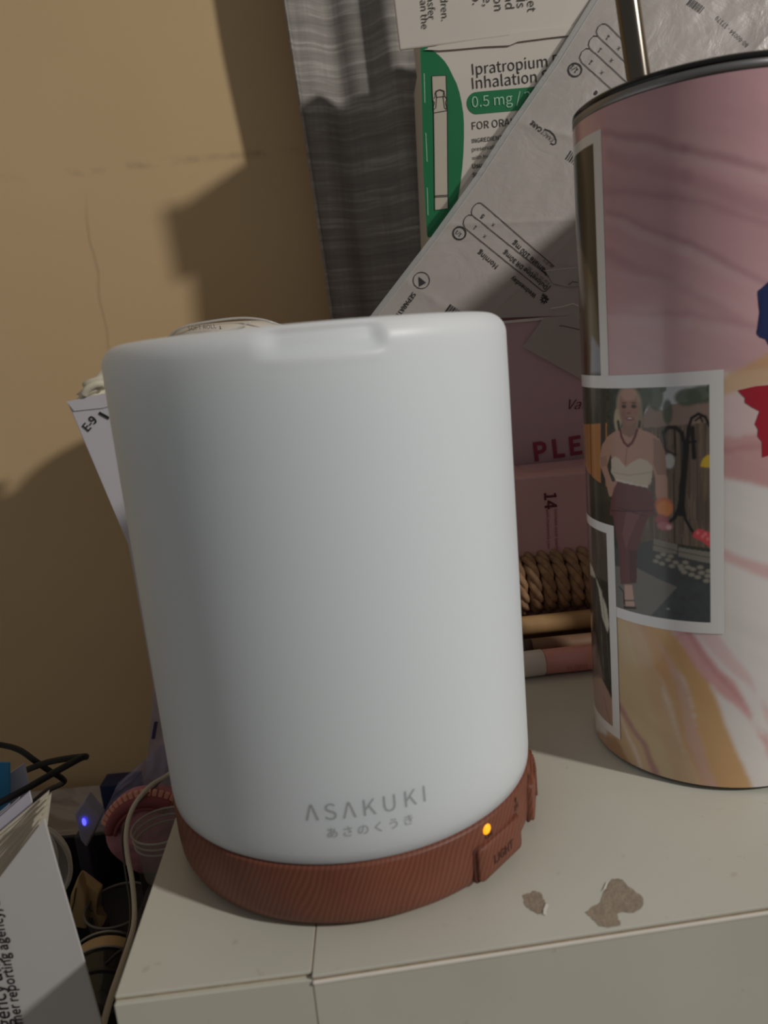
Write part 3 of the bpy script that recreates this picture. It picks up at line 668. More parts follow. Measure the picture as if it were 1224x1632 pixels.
# ================================================================ CARTONS, PILL POUCHES
M_card = mat('white_card', rgb(214, 208, 198), 0.5, 0.04, 20, 0.05, 60)
M_cardside = mat('cream_card_side', rgb(196, 176, 150), 0.6, 0.05, 20)
M_green = mat('green_ink', rgb(16, 118, 72), 0.45, 0.05, 30)
M_ink = mat('black_ink', rgb(36, 34, 34), 0.6); M_lt = mat('pale_green_ink', rgb(170, 214, 186), 0.6)
M_beige = mat('ampoule_print', rgb(196, 188, 172), 0.6)
YC = 0.470
def carton():
    f = [at(685, 388, YC), at(968, 352, YC), at(944, 36, YC), at(672, 75, YC)]
    dv = Vector((0, 0.075, 0))
    root = empty('medicine_carton', ((f[0].x + f[1].x) / 2, YC + 0.04, f[0].z), 'white and green inhalation solution carton with an ampoule drawing', 'carton')
    pts = [f[0], f[1], f[2], f[3]]
    hexa('carton_body', pts + [p + dv for p in pts], M_card, root, 0.0012, 3)
    e = Vector((-0.0003, 0.0015, 0))
    c1 = lambda X, Y: at(640 + X / 4.8, 60 + Y / 4.8, YC) + Vector((0, -0.00025, 0))
    decal('green_panel', [c1(*q) for q in [(143, 82), (180, 72), (215, 85), (250, 108), (290, 140), (330, 182), (360, 228), (390, 290), (420, 350), (443, 420), (460, 500), (472, 580), (477, 660), (477, 760), (473, 880), (464, 1000), (450, 1120), (430, 1250), (400, 1370), (350, 1460), (290, 1510), (205, 1530), (196, 1520), (180, 1300), (165, 1000), (157, 600), (148, 250)]], M_green, root)
    c1b = lambda X, Y: c1(X, Y) + Vector((0, -0.0002, 0))
    amp = decal('ampoule_drawing', [c1b(*q) for q in [(232, 296), (340, 291), (345, 420), (350, 560), (352, 900), (356, 1308), (254, 1320), (250, 900), (245, 560), (236, 430)]], M_beige, root)
    n = Vector((0, -1, 0)); W = 0.00038
    for pts, cl in (([(232, 296), (340, 291), (346, 480), (350, 560), (352, 900), (356, 1308), (254, 1320), (250, 900), (245, 560), (236, 430)], True),
                    ([(240, 555), (262, 540), (268, 450), (262, 420), (290, 403), (322, 415), (318, 455), (328, 540), (346, 552)], False),
                    ([(248, 470), (258, 450), (255, 430), (262, 412), (292, 400), (325, 410), (330, 450), (345, 470)], False),
                    ([(236, 480), (252, 500), (240, 548)], False), ([(346, 470), (336, 500), (346, 545)], False), ([(262, 460), (330, 452)], False),
                    ([(248, 578), (350, 560)], False), ([(250, 1212), (356, 1205)], False), ([(250, 1222), (356, 1216)], False)):
        stroke('drawing_line', [c1b(*q) for q in pts], W, M_ink, amp, cl, off=0.0002)
    # light creases worn in the fold
    for seg in (((172, 275), (178, 500)), ((185, 730), (195, 950)), ((196, 1150), (202, 1360))):
        stroke('worn_crease', [c1(*seg[0]), c1(*seg[1])], 0.0004, M_lt, root, off=0.0002)
    text_px('Ipratropium Bromide', 'Ipratropium', (753, 119.5), (872.5, 106.5), YC, M_ink, root)
    text_px('Inhalation Solution', 'Inhalation', (753, 142), (855.5, 131.2), YC, M_ink, root)
    pill = [(760, 182)] + [(760 + 18 * math.cos(math.radians(A)) * 0.9, 164.5 + 17.8 * math.sin(math.radians(A))) for A in range(100, 270, 17)] + [(762, 146.5), (868, 137), (910, 132), (906, 166), (852, 173.5)]
    decal('strength_panel', [at(x, y, YC) + Vector((0, -0.00025, 0)) for x, y in pill], M_green, root)
    text_px('0.5 mg / 2.5 mL', '0.5 mg', (752.5, 171.8), (817, 165.6), YC, M_lt, root, off=0.0006)
    text_px('FOR ORAL INHALATION', 'FOR ORA', (752.5, 207), (813, 200.5), YC, M_ink, root)
    text_px('INGREDIENTS: Each vial', 'INGREDIENT', (752.5, 228.3), (800.5, 222.2), YC, M_ink, root, bold=0.006)
    text_px('preservative free', 'preservati', (752.5, 241.5), (789, 237.0), YC, M_ink, root)
    text_px('with hydrochloric', 'with hyd', (752.7, 255.0), (782.5, 251.3), YC, M_ink, root)
    text_px('Usual dosage', 'Usua', (753, 268.5), (773, 266.0), YC, M_ink, root, bold=0.012)
    text_px('Store', 'Sto', (753.3, 282.5), (766.3, 280.8), YC, M_ink, root, bold=0.012)
    # lifted top flap of the carton
    fl = [at(x, y, YC - 0.0012) for x, y in ((676, 79), (700, 72), (728, 68), (770, 62), (810, 57), (816, 52), (880, 45), (946, 37), (947, 52), (880, 59), (826, 66), (812, 72), (770, 74), (728, 78), (700, 80))]
    prism('top_flap', fl, (0, 0.0005, 0), M_card, root)
    return f
cf = carton()

YU = 0.4695
def upper_carton():
    z0 = max(cf[2].z, cf[3].z) + 0.0006
    c0 = at(637, 80, YU); c1 = at(962, 38, YU); c2 = c1 + Vector((0.0005, 0, 0.046)); c3 = c0 + Vector((-0.002, 0, 0.048))
    root = empty('leaflet_carton', ((c0.x + c1.x) / 2, YU + 0.004, c0.z), 'upper white carton panel with sideways grey instructions above the green carton', 'carton')
    dv = Vector((0, 0.0012, 0)); pts = [c0, c1, c2, c3]
    ix = Vector((max(0.0, cf[3].x - c0.x) + 0.0012, 0.0012, 0.0)); q0, q3 = c0 + ix, c3 + ix; q1, q2 = c1 + Vector((0, .0012, 0)), c2 + Vector((0, .0012, 0))
    hexa('carton_depth', [q0, q1, q2, q3] + [p + Vector((0, 0.057, 0)) for p in (q0, q1, q2, q3)], M_card, root, 0.0008, 2)
    hexa('carton_body', pts + [p + dv for p in pts], M_card, root, 0.0008, 2)
    M_gi = mat('grey_ink', rgb(62, 60, 60), 0.6)
    def tail(body, end, h, lean=(0.05, 1.0)):
        # sideways (clockwise) text whose last letter ends at the photo pixel 'end'
        E_ = at(*end, YU); Q = at(end[0] + lean[0] * 40, end[1] + lean[1] * 40, YU); X = (Q - E_).normalized(); n = Vector((0, -1, 0)); U = n.cross(X)
        a, b = width(body); s = h / cap() * YU / FPX
        text_on(body, lambda x, y: E_ + X * (x * s) + U * (y * s) + n * 0.0004, M_gi, root, x_off=b)
    for body, e, h in (('the blanket', (841, 19.5), 12.0), ('and pads', (824, 13), 12.0), ('breath and', (806, 14.5), 12.0), ('inhalation', (788, 17.5), 12.0), ('mouthpiece,', (771, 10), 12.0), ('or cup.', (753.5, 8), 12.0),
                       ('of children.', (704, 33.5), 9.6), ('not transfer', (683, 31.5), 9.6), ('than the', (672, 46.5), 9.6)):
        tail(body, e, h)
upper_carton()

t = NT('pouch_film'); v = t.coords()
t.b.inputs['Base Color'].default_value = (*rgb(188, 182, 177), 1); t.b.inputs['Roughness'].default_value = 0.35
t.b.inputs['Alpha'].default_value = 0.86; t.bump(t.noise(v, 45, 5, 0.6, 0.6), 0.35, 0.002); M_film = t.m
M_seal = mat('clear_seal_film', rgb(205, 206, 206), 0.25, alpha=0.45)
M_tear = mat('white_film_edge', rgb(228, 224, 222), 0.5)
YP = 0.4492
FILM = {}
def grid_quad(name, c, nu, nv, m, parent, amp=0.0006, seed=1, creases=(), edge_amp=0.0, bow=0.0):
    """c: four corners (0,0),(1,0),(1,1),(0,1); crumpled sheet"""
    U, V = np.meshgrid(np.linspace(0, 1, nu), np.linspace(0, 1, nv))
    c = [np.array(q) for q in c]
    P = ((1 - U) * (1 - V))[..., None] * c[0] + (U * (1 - V))[..., None] * c[1] + (U * V)[..., None] * c[2] + ((1 - U) * V)[..., None] * c[3]
    n = (fbm(U * 6, V * 8, seed, 4) - 0.5) * 2 * amp
    for (a, b, cc, w, h) in creases: n = n + h * np.exp(-np.abs(a * U + b * V - cc) / w)
    n = np.clip(n, -amp * 1.6, amp * 1.6)
    P[..., 1] -= n * 0.5 + amp * 0.8
    P[..., 0] += bow * 4 * V * (1 - V) * (1 - U)
    FILM[name] = P.reshape(-1, 3).copy()
    if edge_amp: P[..., 0] += (fbm(U * 3, V * 60, seed + 3, 2) - 0.5) * edge_amp * (U < 0.02)
    idx = np.arange(nu * nv).reshape(nv, nu); q = np.stack([idx[:-1, :-1], idx[:-1, 1:], idx[1:, 1:], idx[1:, :-1]], -1).reshape(-1, 4)
    return mesh(name, P.reshape(-1, 3).tolist(), q.tolist(), m, parent, True)
def pouches():
    root = empty('pill_pouch_strip', at(760, 528, YP), 'strip of clear pill pouches printed upside down, slanting across the green carton', 'pouch strip')
    D = lambda x, y, o=0.0: at(x, y, YP + 0.0185 * max(0.0, 512 - y) / 512) - Vector((0, o, 0))
    c = [D(592, 512), D(960, 470), D(1330, -90), D(984, -70)]
    grid_quad('pouch_film', [D(588, 514), D(960, 501), D(1330, -90), D(982, -70)], 130, 200, M_film, root, 0.0011, 3, ((0, 1, 0.27, 0.01, 0.0012), (0.3, 1, 0.12, 0.012, 0.0009), (1, -0.6, 0.5, 0.02, 0.0008), (0.15, 1, 0.55, 0.012, 0.0012)), bow=0.0080)
    # sealed transparent border along the slanting edge, stepped at the perforation
    outer = [(584, 512), (687, 378), (758, 280), (808, 203), (857, 133), (880, 100), (942, 0), (985, -70)]
    inner = [(x + 10, y + 2) for x, y in outer]
    prism('sealed_edge', [D(*q, .001) for q in outer] + [D(*q, .001) for q in inner[::-1]], (0, 0.0003, 0), M_seal, root)
    stroke('seal_fold', [D(*q, .0016) for q in inner], 0.0005, M_seal, root, off=0.0002)
    OF = 0.0022
    pf = lambda x, y: D(x, y, OF)
    k6 = lambda X, Y: pf(700 + X / 5.32, 320 + Y / 5.32)
    k3 = lambda X, Y: pf(880 + X / 3.558, Y / 3.558)
    W = 0.00042
    def fine(P):
        out = [P[0]]
        for a, b in zip(P[:-1], P[1:]):
            k = max(1, int((b - a).length / 0.0012)); out += [a + (b - a) * (i / k) for i in range(1, k + 1)]
        return out
    def S(pts, f=k6, w=W, cl=False): stroke('printed_line', fine([f(*q) for q in pts]), w, M_ink, root, cl, off=0.0)
    def ring(x, y, r, w): stroke('printed_ring', [pf(x + r * math.cos(a * math.pi / 16), y + r * math.sin(a * math.pi / 16)) for a in range(32)], w, M_ink, root, True, off=0.0)
    S([(990, 575), (370, 35), (350, 22), (325, 22), (300, 38), (280, 65), (272, 95), (275, 120)])
    S([(272, 120), (950, 665), (940, 610)]); S([(275, 125), (250, 122), (225, 138), (208, 165), (203, 195), (215, 232), (865, 762), (882, 770), (900, 766), (945, 720)])
    ring(732, 372, 10.0, 0.0008); ring(915.5, 112.5, 10.5, 0.0008); ring(671.5, 447, 13, 0.0004)
    decal('printed_arrow', [pf(667, 441), pf(679, 451), pf(668, 457)], M_ink, root)
    T = lambda body, ref, a, b, f=k6, **k: text_px(body, ref, a, b, (lambda x, y: f(x, y)), M_ink, root, off=0.0001, **k)
    T('Morning', 'Morning', (500, 550), (342, 418), bold=0.02); T('Wednesday', 'Wednesday', (822, 800), (618, 640), bold=0.02)
    T('Duloxetine DR 30mg', 'Duloxetine DR 30mg', (918, 728), (556, 420), bold=0.02); T('iramate 100 mg', 'iramate 100 mg', (925, 605), (636, 338), bold=0.02)
    T('5', '5', (388, 130), (368, 112), bold=0.02); T('1', '1', (318, 225), (305, 212), bold=0.02); T('x', 'x', (472, 205), (455, 190)); T('x', 'x', (402, 300), (384, 285))
    T('For ID: 927 30', 'For ID: 927 30', (935, 695), (760, 560)); T('Cap 16 U', 'Cap 16 U', (975, 570), (885, 500))
    T('1/1', '1/1', (190, 285), (148, 250), bold=0.02)
    # little sun over bars
    for a in range(8):
        A = a * math.pi / 4; S([(885 + 14 * math.cos(A), 842 + 14 * math.sin(A)), (885 + 34 * math.cos(A), 842 + 34 * math.sin(A))], w=0.0007)
    stroke('printed_ring', [k6(885 + 14 * math.cos(a), 842 + 14 * math.sin(a)) for a in [i * 0.5236 for i in range(12)]], 0.0006, M_ink, root, True, off=0.0)
    S([(865, 800), (925, 838)], w=0.0007); S([(872, 790), (915, 815)], w=0.0005)
    # bar codes
    x = 0
    for i, wd in enumerate((1.6, 0.6, 1.2, 0.7, 1.6, 0.5, 0.9, 0.6, 1.3, 0.6, 0.9, 0.5, 1.2)):
        x += 8.5 + wd * 3; S([(105 + x * 0.83 - 20, 880 + x * 0.55 - 8), (55 + x * 0.83 - 20, 950 + x * 0.55 - 8)], w=0.00045 * wd)
    x = 0
    for i, wd in enumerate((1.6, 0.7, 1.2, 0.8, 1.6, 0.6, 1.1, 0.7, 1.3, 0.6, 0.9)):
        x += 6 + wd * 3; S([(780 + x * 0.8, -10 + x * 0.55), (752 + x * 0.8, 40 + x * 0.55 - 15)], f=k3, w=0.00045 * wd)
    for i, wd in enumerate((1.4, 0.8, 1.5, 0.8, 1.2)): S([(105 + i * 11, 858 + i * 7), (75 + i * 11, 905 + i * 7)], f=k3, w=0.0005 * wd)
    # upper pouch
    S([(430, 385), (410, 365), (320, 150), (290, 138)][:0] or [(440, 275), (318, 152), (300, 140), (280, 140), (258, 156), (248, 182), (255, 208)], f=k3)
    S([(255, 208), (440, 385)], f=k3); S([(255, 210), (232, 208), (210, 232), (203, 258), (212, 280)], f=k3); S([(212, 280), (440, 490)], f=k3); S([(212, 280), (190, 279), (165, 298), (152, 330), (165, 360), (345, 520)], f=k3)
    for p in ((325, 212), (280, 284), (228, 354)): T('1', '1', p, (p[0] - 11, p[1] - 10), f=k3, bold=0.02)
    for p in ((388, 276), (346, 345), (292, 414)): T('x', 'x', p, (p[0] - 13, p[1] - 12), f=k3)
    T('1/1', '1/1', (146, 400), (112, 368), f=k3, bold=0.02)
    T('e', 'e', (258, 528), (242, 516), f=k3, bold=0.03)
    T('80-60034 - 17179', '80-60034 - 17179', (1112, 255), (935, 92), f=k3)
    # pharmacy mark
    k2 = lambda X, Y: pf(740 + X / 6.44, 80 + Y / 6.44)
    T('EXACT', 'EXACT', (920, 925), (800, 822), f=k2, shear=0.2); T('CARE', 'CARE', (797, 818), (695, 728), f=k2, bold=0.03)
    S([(815, 818), (870, 838), (915, 880), (938, 930), (935, 965), (910, 973), (880, 960)], f=k2, w=0.0006)
    T('SEPARATE HERE', 'SEPARATE', (658, 465), (630, 503), f=pf, bold=0.02)
    # press every printed mark onto the crumpled film
    F = FILM['pouch_film']; base = np.array(root.location)
    for ch in [o for o in bpy.data.objects if o.parent == root and (o.name.startswith('printed') or o.name.startswith('lettering'))]:
        me = ch.data; co = np.empty(len(me.vertices) * 3); me.vertices.foreach_get('co', co); co = co.reshape(-1, 3) + base
        d = (co[:, None, 0] - F[None, :, 0]) ** 2 + (co[:, None, 2] - F[None, :, 2]) ** 2 if len(co) * len(F) < 3e7 else None
        if d is None:
            y = np.concatenate([F[((k[:, None, 0] - F[None, :, 0]) ** 2 + (k[:, None, 2] - F[None, :, 2]) ** 2).argmin(1), 1] for k in np.array_split(co, 1 + len(co) * len(F) // 20000000)])
        else: y = F[d.argmin(1), 1]
        co[:, 1] = y - 0.00035; me.vertices.foreach_set('co', (co - base).ravel()); me.update()
    # torn end
    tear = [(868, 432), (885, 424), (925, 428), (925, 455), (905, 458), (880, 452)]
    prism('torn_flap', [D(*q, .0017) for q in tear], (0, 0.0004, 0), M_film, root)
    S2 = lambda pts, w=0.0005: stroke('torn_edge', [D(*q, .0021) for q in pts], w, M_tear, root, off=0.0)
    S2([(876, 492), (895, 489), (912, 484), (925, 490)]); S2([(868, 432), (925, 426)], 0.0003)
    stroke('printed_line', [D(*q, .0036) for q in [(903, 455), (910, 450), (925, 452)]], 0.0004, M_ink, root, off=0.0)
    grid_quad('hanging_end', [D(833, 553, .0008), D(929, 606, .0008), D(929, 500, .0008), D(864, 509, .0008)], 24, 24, M_film, root, 0.0004, 8)
    stroke('printed_line', [D(*q, .0050) for q in [(888, 520), (894, 520), (925, 527)]], 0.0004, M_ink, root, off=0.0)
pouches()

# ================================================================ UNSEEN BOX ADDED PAST THE RIGHT EDGE (to shade the back of the desk)
def shade_box():
    M = mat('brown_cardboard', rgb(150, 118, 84), 0.8, 0.06, 30, 0.1, 120)
    r = empty('added_shade_box', (0.27, 0.34, 0), 'unseen brown cardboard box added right of the tumbler to shade the desk', 'box')
    box('box_body', 0.212, 0.33, 0.275, 0.405, 0.0004, 0.280, M, r, 0.001)
    for y0, y1 in ((0.275, 0.3395), (0.3405, 0.405)): box('box_flap', 0.212, 0.33, y0, y1, 0.2802, 0.2822, M, r, 0.0004)
shade_box()

# ================================================================ PINK BOXES AND WHAT LIES BEFORE THEM
M_pink = mat('pink_card', rgb(200, 168, 176), 0.5, 0.04, 15); M_pink2 = mat('salmon_pink_card', rgb(206, 164, 166), 0.5, 0.04, 15)
M_mag = mat('magenta_ink', rgb(150, 58, 84), 0.6); M_maroon = mat('maroon_ink', rgb(94, 34, 50), 0.6)
def pinks():
    z = at(808, 512, 0.45).z
    r = empty('gift_box', (0.12, 0.46, 0), 'large dusky pink box with magenta capitals below the pill pouches', 'box')
    box('box_body', 0.040, 0.200, 0.4505, 0.4720, 0.0, z, M_pink, r, 0.0008)
    text_px('PLEASURE', 'PLE', (852, 734), (928, 722), 0.4502, M_mag, r, off=0.0003, bold=0.03, space=1.12)
    text_px('Vacation', 'Va', (906, 652), (926, 652), 0.4502, M_maroon, r, off=0.0003, shear=0.35)
    stroke('rim_line', [Vector((0.042, 0.4500, z - 0.0004)), Vector((0.198, 0.4500, z - 0.0004))], 0.0015, M_tear, r, off=0.0003)
    zc = min(cf[0].z, cf[1].z) - 0.0004
    r2 = empty('keepsake_box', (0.12, 0.52, 0), 'tall pink box behind, holding up the green carton', 'box')
    box('box_body', 0.046, 0.200, 0.4735, 0.5500, 0.0, zc - 0.020, M_pink2, r2, 0.0008); box('lid', 0.045, 0.201, 0.4727, 0.5510, zc - 0.020, zc, M_pink2, r2, 0.0008)
    r3 = empty('small_pink_box', (0.12, 0.42, 0), 'small salmon pink box marked 14 behind the rope coil', 'box')
    zt = at(860, 758.5, 0.40).z
    a = at(821, 764, 0.40)
    box('box_body', 0.045, 0.170, 0.400, 0.444, 0.0, zt, M_pink2, r3, 0.0016, 3)
    def TP(x, y): return at_z(x, y, zt + 0.0002)
    up = Vector((0, 0, 1))
    def St(pts): stroke('printed_line', [TP(*q) for q in pts], 0.0003, M_maroon, r3, n=up, off=0.0001)
    St([(930, 736), (839, 752), (823, 742), (930, 729)]); St([(930, 740.5), (846, 753)])
    Yf = 0.3998
    def cw(body, start, h, bold=0.0, m=M_maroon):
        A = at(*start, Yf); Q = at(start[0] + 1.5, start[1] + 40, Yf); X = (Q - A).normalized(); n = Vector((0, -1, 0)); U = n.cross(X); a0, b0 = width(body, bold); s = h / cap() * Yf / FPX
        text_on(body, lambda x, y: A + X * (x * s) + U * (y * s) + n * 0.0003, m, r3, x_off=a0, bold=bold)
    cw('14', (867.5, 786), 19, 0.02); cw('intimate wash towels', (883, 812), 5.2, m=M_mag); cw('with chamomile care', (870, 812), 5.0, m=M_mag)
pinks()

def rope():
    M_rope = NT('twisted_rope'); t = M_rope; v = t.coords()
    t.link(t.ramp(t.noise(t.coords((1, 1, 1)), 240, 4), [(0.3, rgb(140, 108, 80)), (0.7, rgb(182, 146, 112))]), t.b.inputs['Base Color']); t.b.inputs['Roughness'].default_value = 0.85
    t.bump(t.noise(v, 900, 3), 0.5, 0.0006); M_rope = t.m
    c = at(884, 921, 0.405); r_in = 0.0150; pitch = 0.0074; rs = 0.0019; rr = 0.00205
    root = empty('rope_coil', (c.x, c.y, c.z - 0.02), 'coil of twisted brown rope lying behind the pink tube', 'rope')
    ax = Vector((1, 0.02, 0.02)).normalized(); e1 = Vector((0, -1, 0)); e1 = (e1 - ax * e1.dot(ax)).normalized(); e2 = ax.cross(e1)
    N = 44; turns = 9; start = c - ax * (pitch * 3.9)
    for s in range(3):
        pts = []
        for k in range(N * turns + 1):
            A = 2 * math.pi * k / N; base = start + ax * (pitch * k / N) + (e1 * math.cos(A) + e2 * math.sin(A)) * r_in
            rad = (e1 * math.cos(A) + e2 * math.sin(A)); tw = A * 4.3 + s * 2 * math.pi / 3
            pts.append(base + (rad * math.cos(tw) + ax * math.sin(tw)) * rs)
        tube('rope_strand', pts, rr, M_rope, root, 7)
    M_core = mat('wooden_core', rgb(110, 82, 58), 0.8, 0.1, 50)
    bar_cyl('core', start - ax * 0.006, start + ax * (pitch * turns + 0.006), r_in - 0.0028, M_core, root, 28)
    return c.z - r_in - rs - rr
zr = rope()
def rods():
    M1 = mat('golden_wood', rgb(178, 142, 98), 0.45, 0.12, 60); M2 = mat('brown_wood', rgb(124, 94, 72), 0.5, 0.15, 60)
    for (py, Y, m, lab, rad) in ((992, 0.382, M1, 'golden wooden rod lying directly under the rope coil', 0.0050), (1028, 0.366, M2, 'brown wooden rod between the golden rod and the pink tube', 0.0045)):
        c = at(885, py, Y); root = empty('wooden_rod', (c.x, c.y, c.z - rad), lab, 'rod', 'wooden rods below the rope')
        bar_cyl('shaft', (c.x - 0.045, c.y, c.z - 0.0006), (c.x + 0.055, c.y, c.z + 0.0006), rad, m, root, 24, 0.25)
        if m is M2: tube('dark_band', [Vector((at(842, py, Y).x - 0.0025, c.y, c.z - .0004)), Vector((at(842, py, Y).x + 0.0015, c.y, c.z - .0004))], rad + 0.0003, mat('dark_band', rgb(62, 48, 40), 0.6), root, 24)
    # bed of darker sticks below them, on the desk
    M3 = mat('dark_stick', rgb(96, 66, 48), 0.6, 0.2, 60)
    c = at(885, 1028, 0.366)
    root = empty('wooden_tray', (0.09, 0.386, 0), 'flat dark wooden tray beneath the rods and rope coil', 'tray')
    box('tray_board', 0.042, 0.142, 0.358, 0.3985, 0.0, max(0.0008, c.z - 0.0050), M3, root, 0.0003)
rods()
def lip_tube():
    M_p = mat('pink_tube_plastic', rgb(212, 146, 138), 0.35, 0.03, 30); M_w = mat('white_cap_plastic', rgb(222, 214, 206), 0.35); M_t = mat('tube_print', rgb(170, 92, 92), 0.6)
    Y = 0.3465; r = 0.0062; a = at(846, 1070, Y); zc = r + 0.0002
    root = empty('cosmetic_tube', (0.09, Y, 0), 'small pink cosmetic tube with a white cap lying on the desk', 'tube')
    x1 = at(867, 1068, Y).x
    bar_cyl('cap', (a.x - 0.007, Y - 0.001, zc), (x1, Y, zc), r, M_w, root, 28); bar_cyl('tube_body', (x1, Y, zc), (x1 + 0.060, Y + 0.002, zc), r * 0.97, M_p, root, 28, 0.05)
    text_px('FLORAL', 'FLORAL', (905, 1069), (939, 1065), Y - r - 0.0003, M_t, root, off=0.0)
lip_tube()

# ================================================================ LEFT: BAG, WRAPPED ROLL
def bag():
    M_bag = mat('white_paper', rgb(216, 214, 220), 0.55, 0.04, 20, 0.2, 60); M_bi = mat('bag_ink', rgb(40, 38, 44), 0.6)
    root = empty('paper_bag', (-0.15, 0.50, -0.18), 'white folded pharmacy bag leaning by the wall behind the diffuser', 'bag')
    D = lambda x, y, o=0.0: at(x, y, 0.50 - o)
    tl, ml, bl = D(106, 640), D(207, 868), D(248, 1110)
    bot = Vector((-0.155, 0.50, -0.178))
    f = [tl, Vector((-0.128, 0.50, 0.152)), Vector((-0.128, 0.50, 0.0)), Vector((-0.128, 0.50, -0.178)), bot, bl, ml]
    pr = prism('bag_body', f, (0, 0.022, 0), M_bag, root, 0.001)
    n = Vector((0, -1, 0))
    text_px('I', 'I', (172, 668), (174, 664), 0.4996, M_bi, root, bold=0.05)
    text_px('E-9', 'E-9', (141, 688), (156, 670), 0.4996, M_bi, root, bold=0.02)
    # folded shaded top
    prism('folded_top', [D(106, 640, .0009), D(175, 625, .0009), D(182, 645, .0009), D(165, 650, .0009), D(118, 655, .0009)], (0, 0.0005, 0), M_bag, root)
    r2 = empty('crumpled_tissue', D(150, 636) + Vector((0.006, 0.01, 0)), 'crumpled cream tissue on top of the folded white bag', 'tissue')
    M_ts = mat('cream_tissue', rgb(232, 226, 204), 0.8, 0.03, 60, 0.5, 120)
    bm = bmesh.new(); bmesh.ops.create_uvsphere(bm, u_segments=28, v_segments=18, radius=1.0)
    c = at(158, 615, 0.508); rr = random.Random(3)
    for v in bm.verts:
        p = v.co.copy(); k = 1 + 0.22 * math.sin(5 * p.x + 3 * p.z) * math.cos(4 * p.y + 2) + 0.10 * math.sin(11 * p.z + 7 * p.x)
        ang = 0.55; q = Vector((p.x * 0.017 * k, p.y * 0.009 * k, p.z * 0.0062 * k)); v.co = c + Vector((q.x * math.cos(ang) - q.z * math.sin(ang), q.y, q.x * math.sin(ang) + q.z * math.cos(ang)))
    from_bm('tissue', bm, M_ts, r2, True)
    c = at(152, 622, 0.500); tube('rolled_edge', smooth_path([at(134, 629, .499), at(140, 620, .498), at(152, 613, .498), at(166, 612, .499)], 5), 0.0024, M_ts, r2, 10)
bag()
def roll():
    M_r = mat('wrapped_roll', rgb(222, 214, 200), 0.45, 0.04, 30, 0.3, 70); M_ri = mat('roll_ink', rgb(80, 70, 66), 0.6); M_cl = mat('clear_wrap', rgb(235, 235, 232), 0.2, alpha=0.55)
    a = at(268, 540, 0.50); b = at(456, 520, 0.50); cx = (a.x + b.x) / 2; R = (b.x - a.x) / 2 * 0.97; zt = at(360, 530, 0.50).z
    root = empty('wrapped_roll', (cx, 0.50, 0), 'pale plastic wrapped roll just showing over the diffuser top', 'roll')
    prof = [(0, 0.0005), (R * 0.96, 0.0005), (R, 0.004), (R, zt - 0.004), (R * 0.97, zt), (R * 0.86, zt + 0.0035), (R * 0.6, zt + 0.0052), (R * 0.3, zt + 0.0058), (0, zt + 0.006)]
    lathe('roll_body', prof, (cx, 0.50, 0), M_r, root, 64, caps=False)
    wr = smooth_path([at(268, 538, .475), at(290, 522, .470), at(330, 513, .468), at(380, 507, .468), at(415, 509, .469), at(440, 516, .472), at(458, 524, .478)], 5)
    tube('wrap_fold', wr, 0.0007, M_cl, root, 8)
    wr = smooth_path([at(275, 537, .466), at(330, 533, .464), at(375, 524, .464), at(400, 512, .466)], 5); tube('wrap_fold', wr, 0.0005, M_cl, root, 8)
    text_px('SOFT ROLL', 'SOFT ROLL', (300, 527), (345, 523), 0.50 - R - 0.0008, M_ri, root); text_px('1', '1', (350, 524.5), (353, 524.2), 0.50 - R - 0.0008, M_ri, root, bold=0.05)
roll()

# ================================================================ LOWER LEFT CLUTTER
M_st = NT('marbled_shelf'); t = M_st; v = t.coords()
t.link(t.ramp(t.noise(v, 12, 5, 0.6, 1.5), [(0.35, rgb(176, 170, 160)), (0.5, rgb(198, 194, 186)), (0.62, rgb(160, 152, 142))]), t.b.inputs['Base Color']); t.b.inputs['Roughness'].default_value = 0.4; M_st = t.m
def side_table():
    root = empty('side_table', (-0.42, 0.37, -0.72), 'low pale side table beside the desk, littered with clutter', 'table')
    box('table_top', -0.72, -0.118, 0.12, 0.604, -0.205, -0.1805, M_st, root, 0.002)
    for x in (-0.70, -0.15):
        for y in (0.14, 0.58): box('leg', x - 0.015, x + 0.015, y - 0.015, y + 0.015, -0.72, -0.205, M_st, root, 0.002)
side_table()
def bin_():
    M_b = mat('black_plastic', rgb(34, 32, 32), 0.5, 0.1, 30)
    root = empty('storage_tray', (-0.19, 0.37, -0.18), 'black storage tray full of oddments below the desk edge', 'tray')
    x0, x1, y0, y1, z0, z1 = -0.245, -0.122, 0.262, 0.462, -0.180, -0.135
    box('tray_floor', x0, x1, y0, y1, z0, z0 + 0.003, M_b, root); box('tray_wall', x0, x0 + 0.003, y0, y1, z0 + 0.003, z1, M_b, root, 0.0008); box('tray_wall', x1 - 0.003, x1, y0, y1, z0 + 0.003, z1, M_b, root, 0.0008)
    box('tray_wall', x0 + 0.003, x1 - 0.003, y0, y0 + 0.003, z0 + 0.003, z1, M_b, root, 0.0008); box('tray_wall', x0 + 0.003, x1 - 0.003, y1 - 0.003, y1, z0 + 0.003, z1, M_b, root, 0.0008)
bin_()
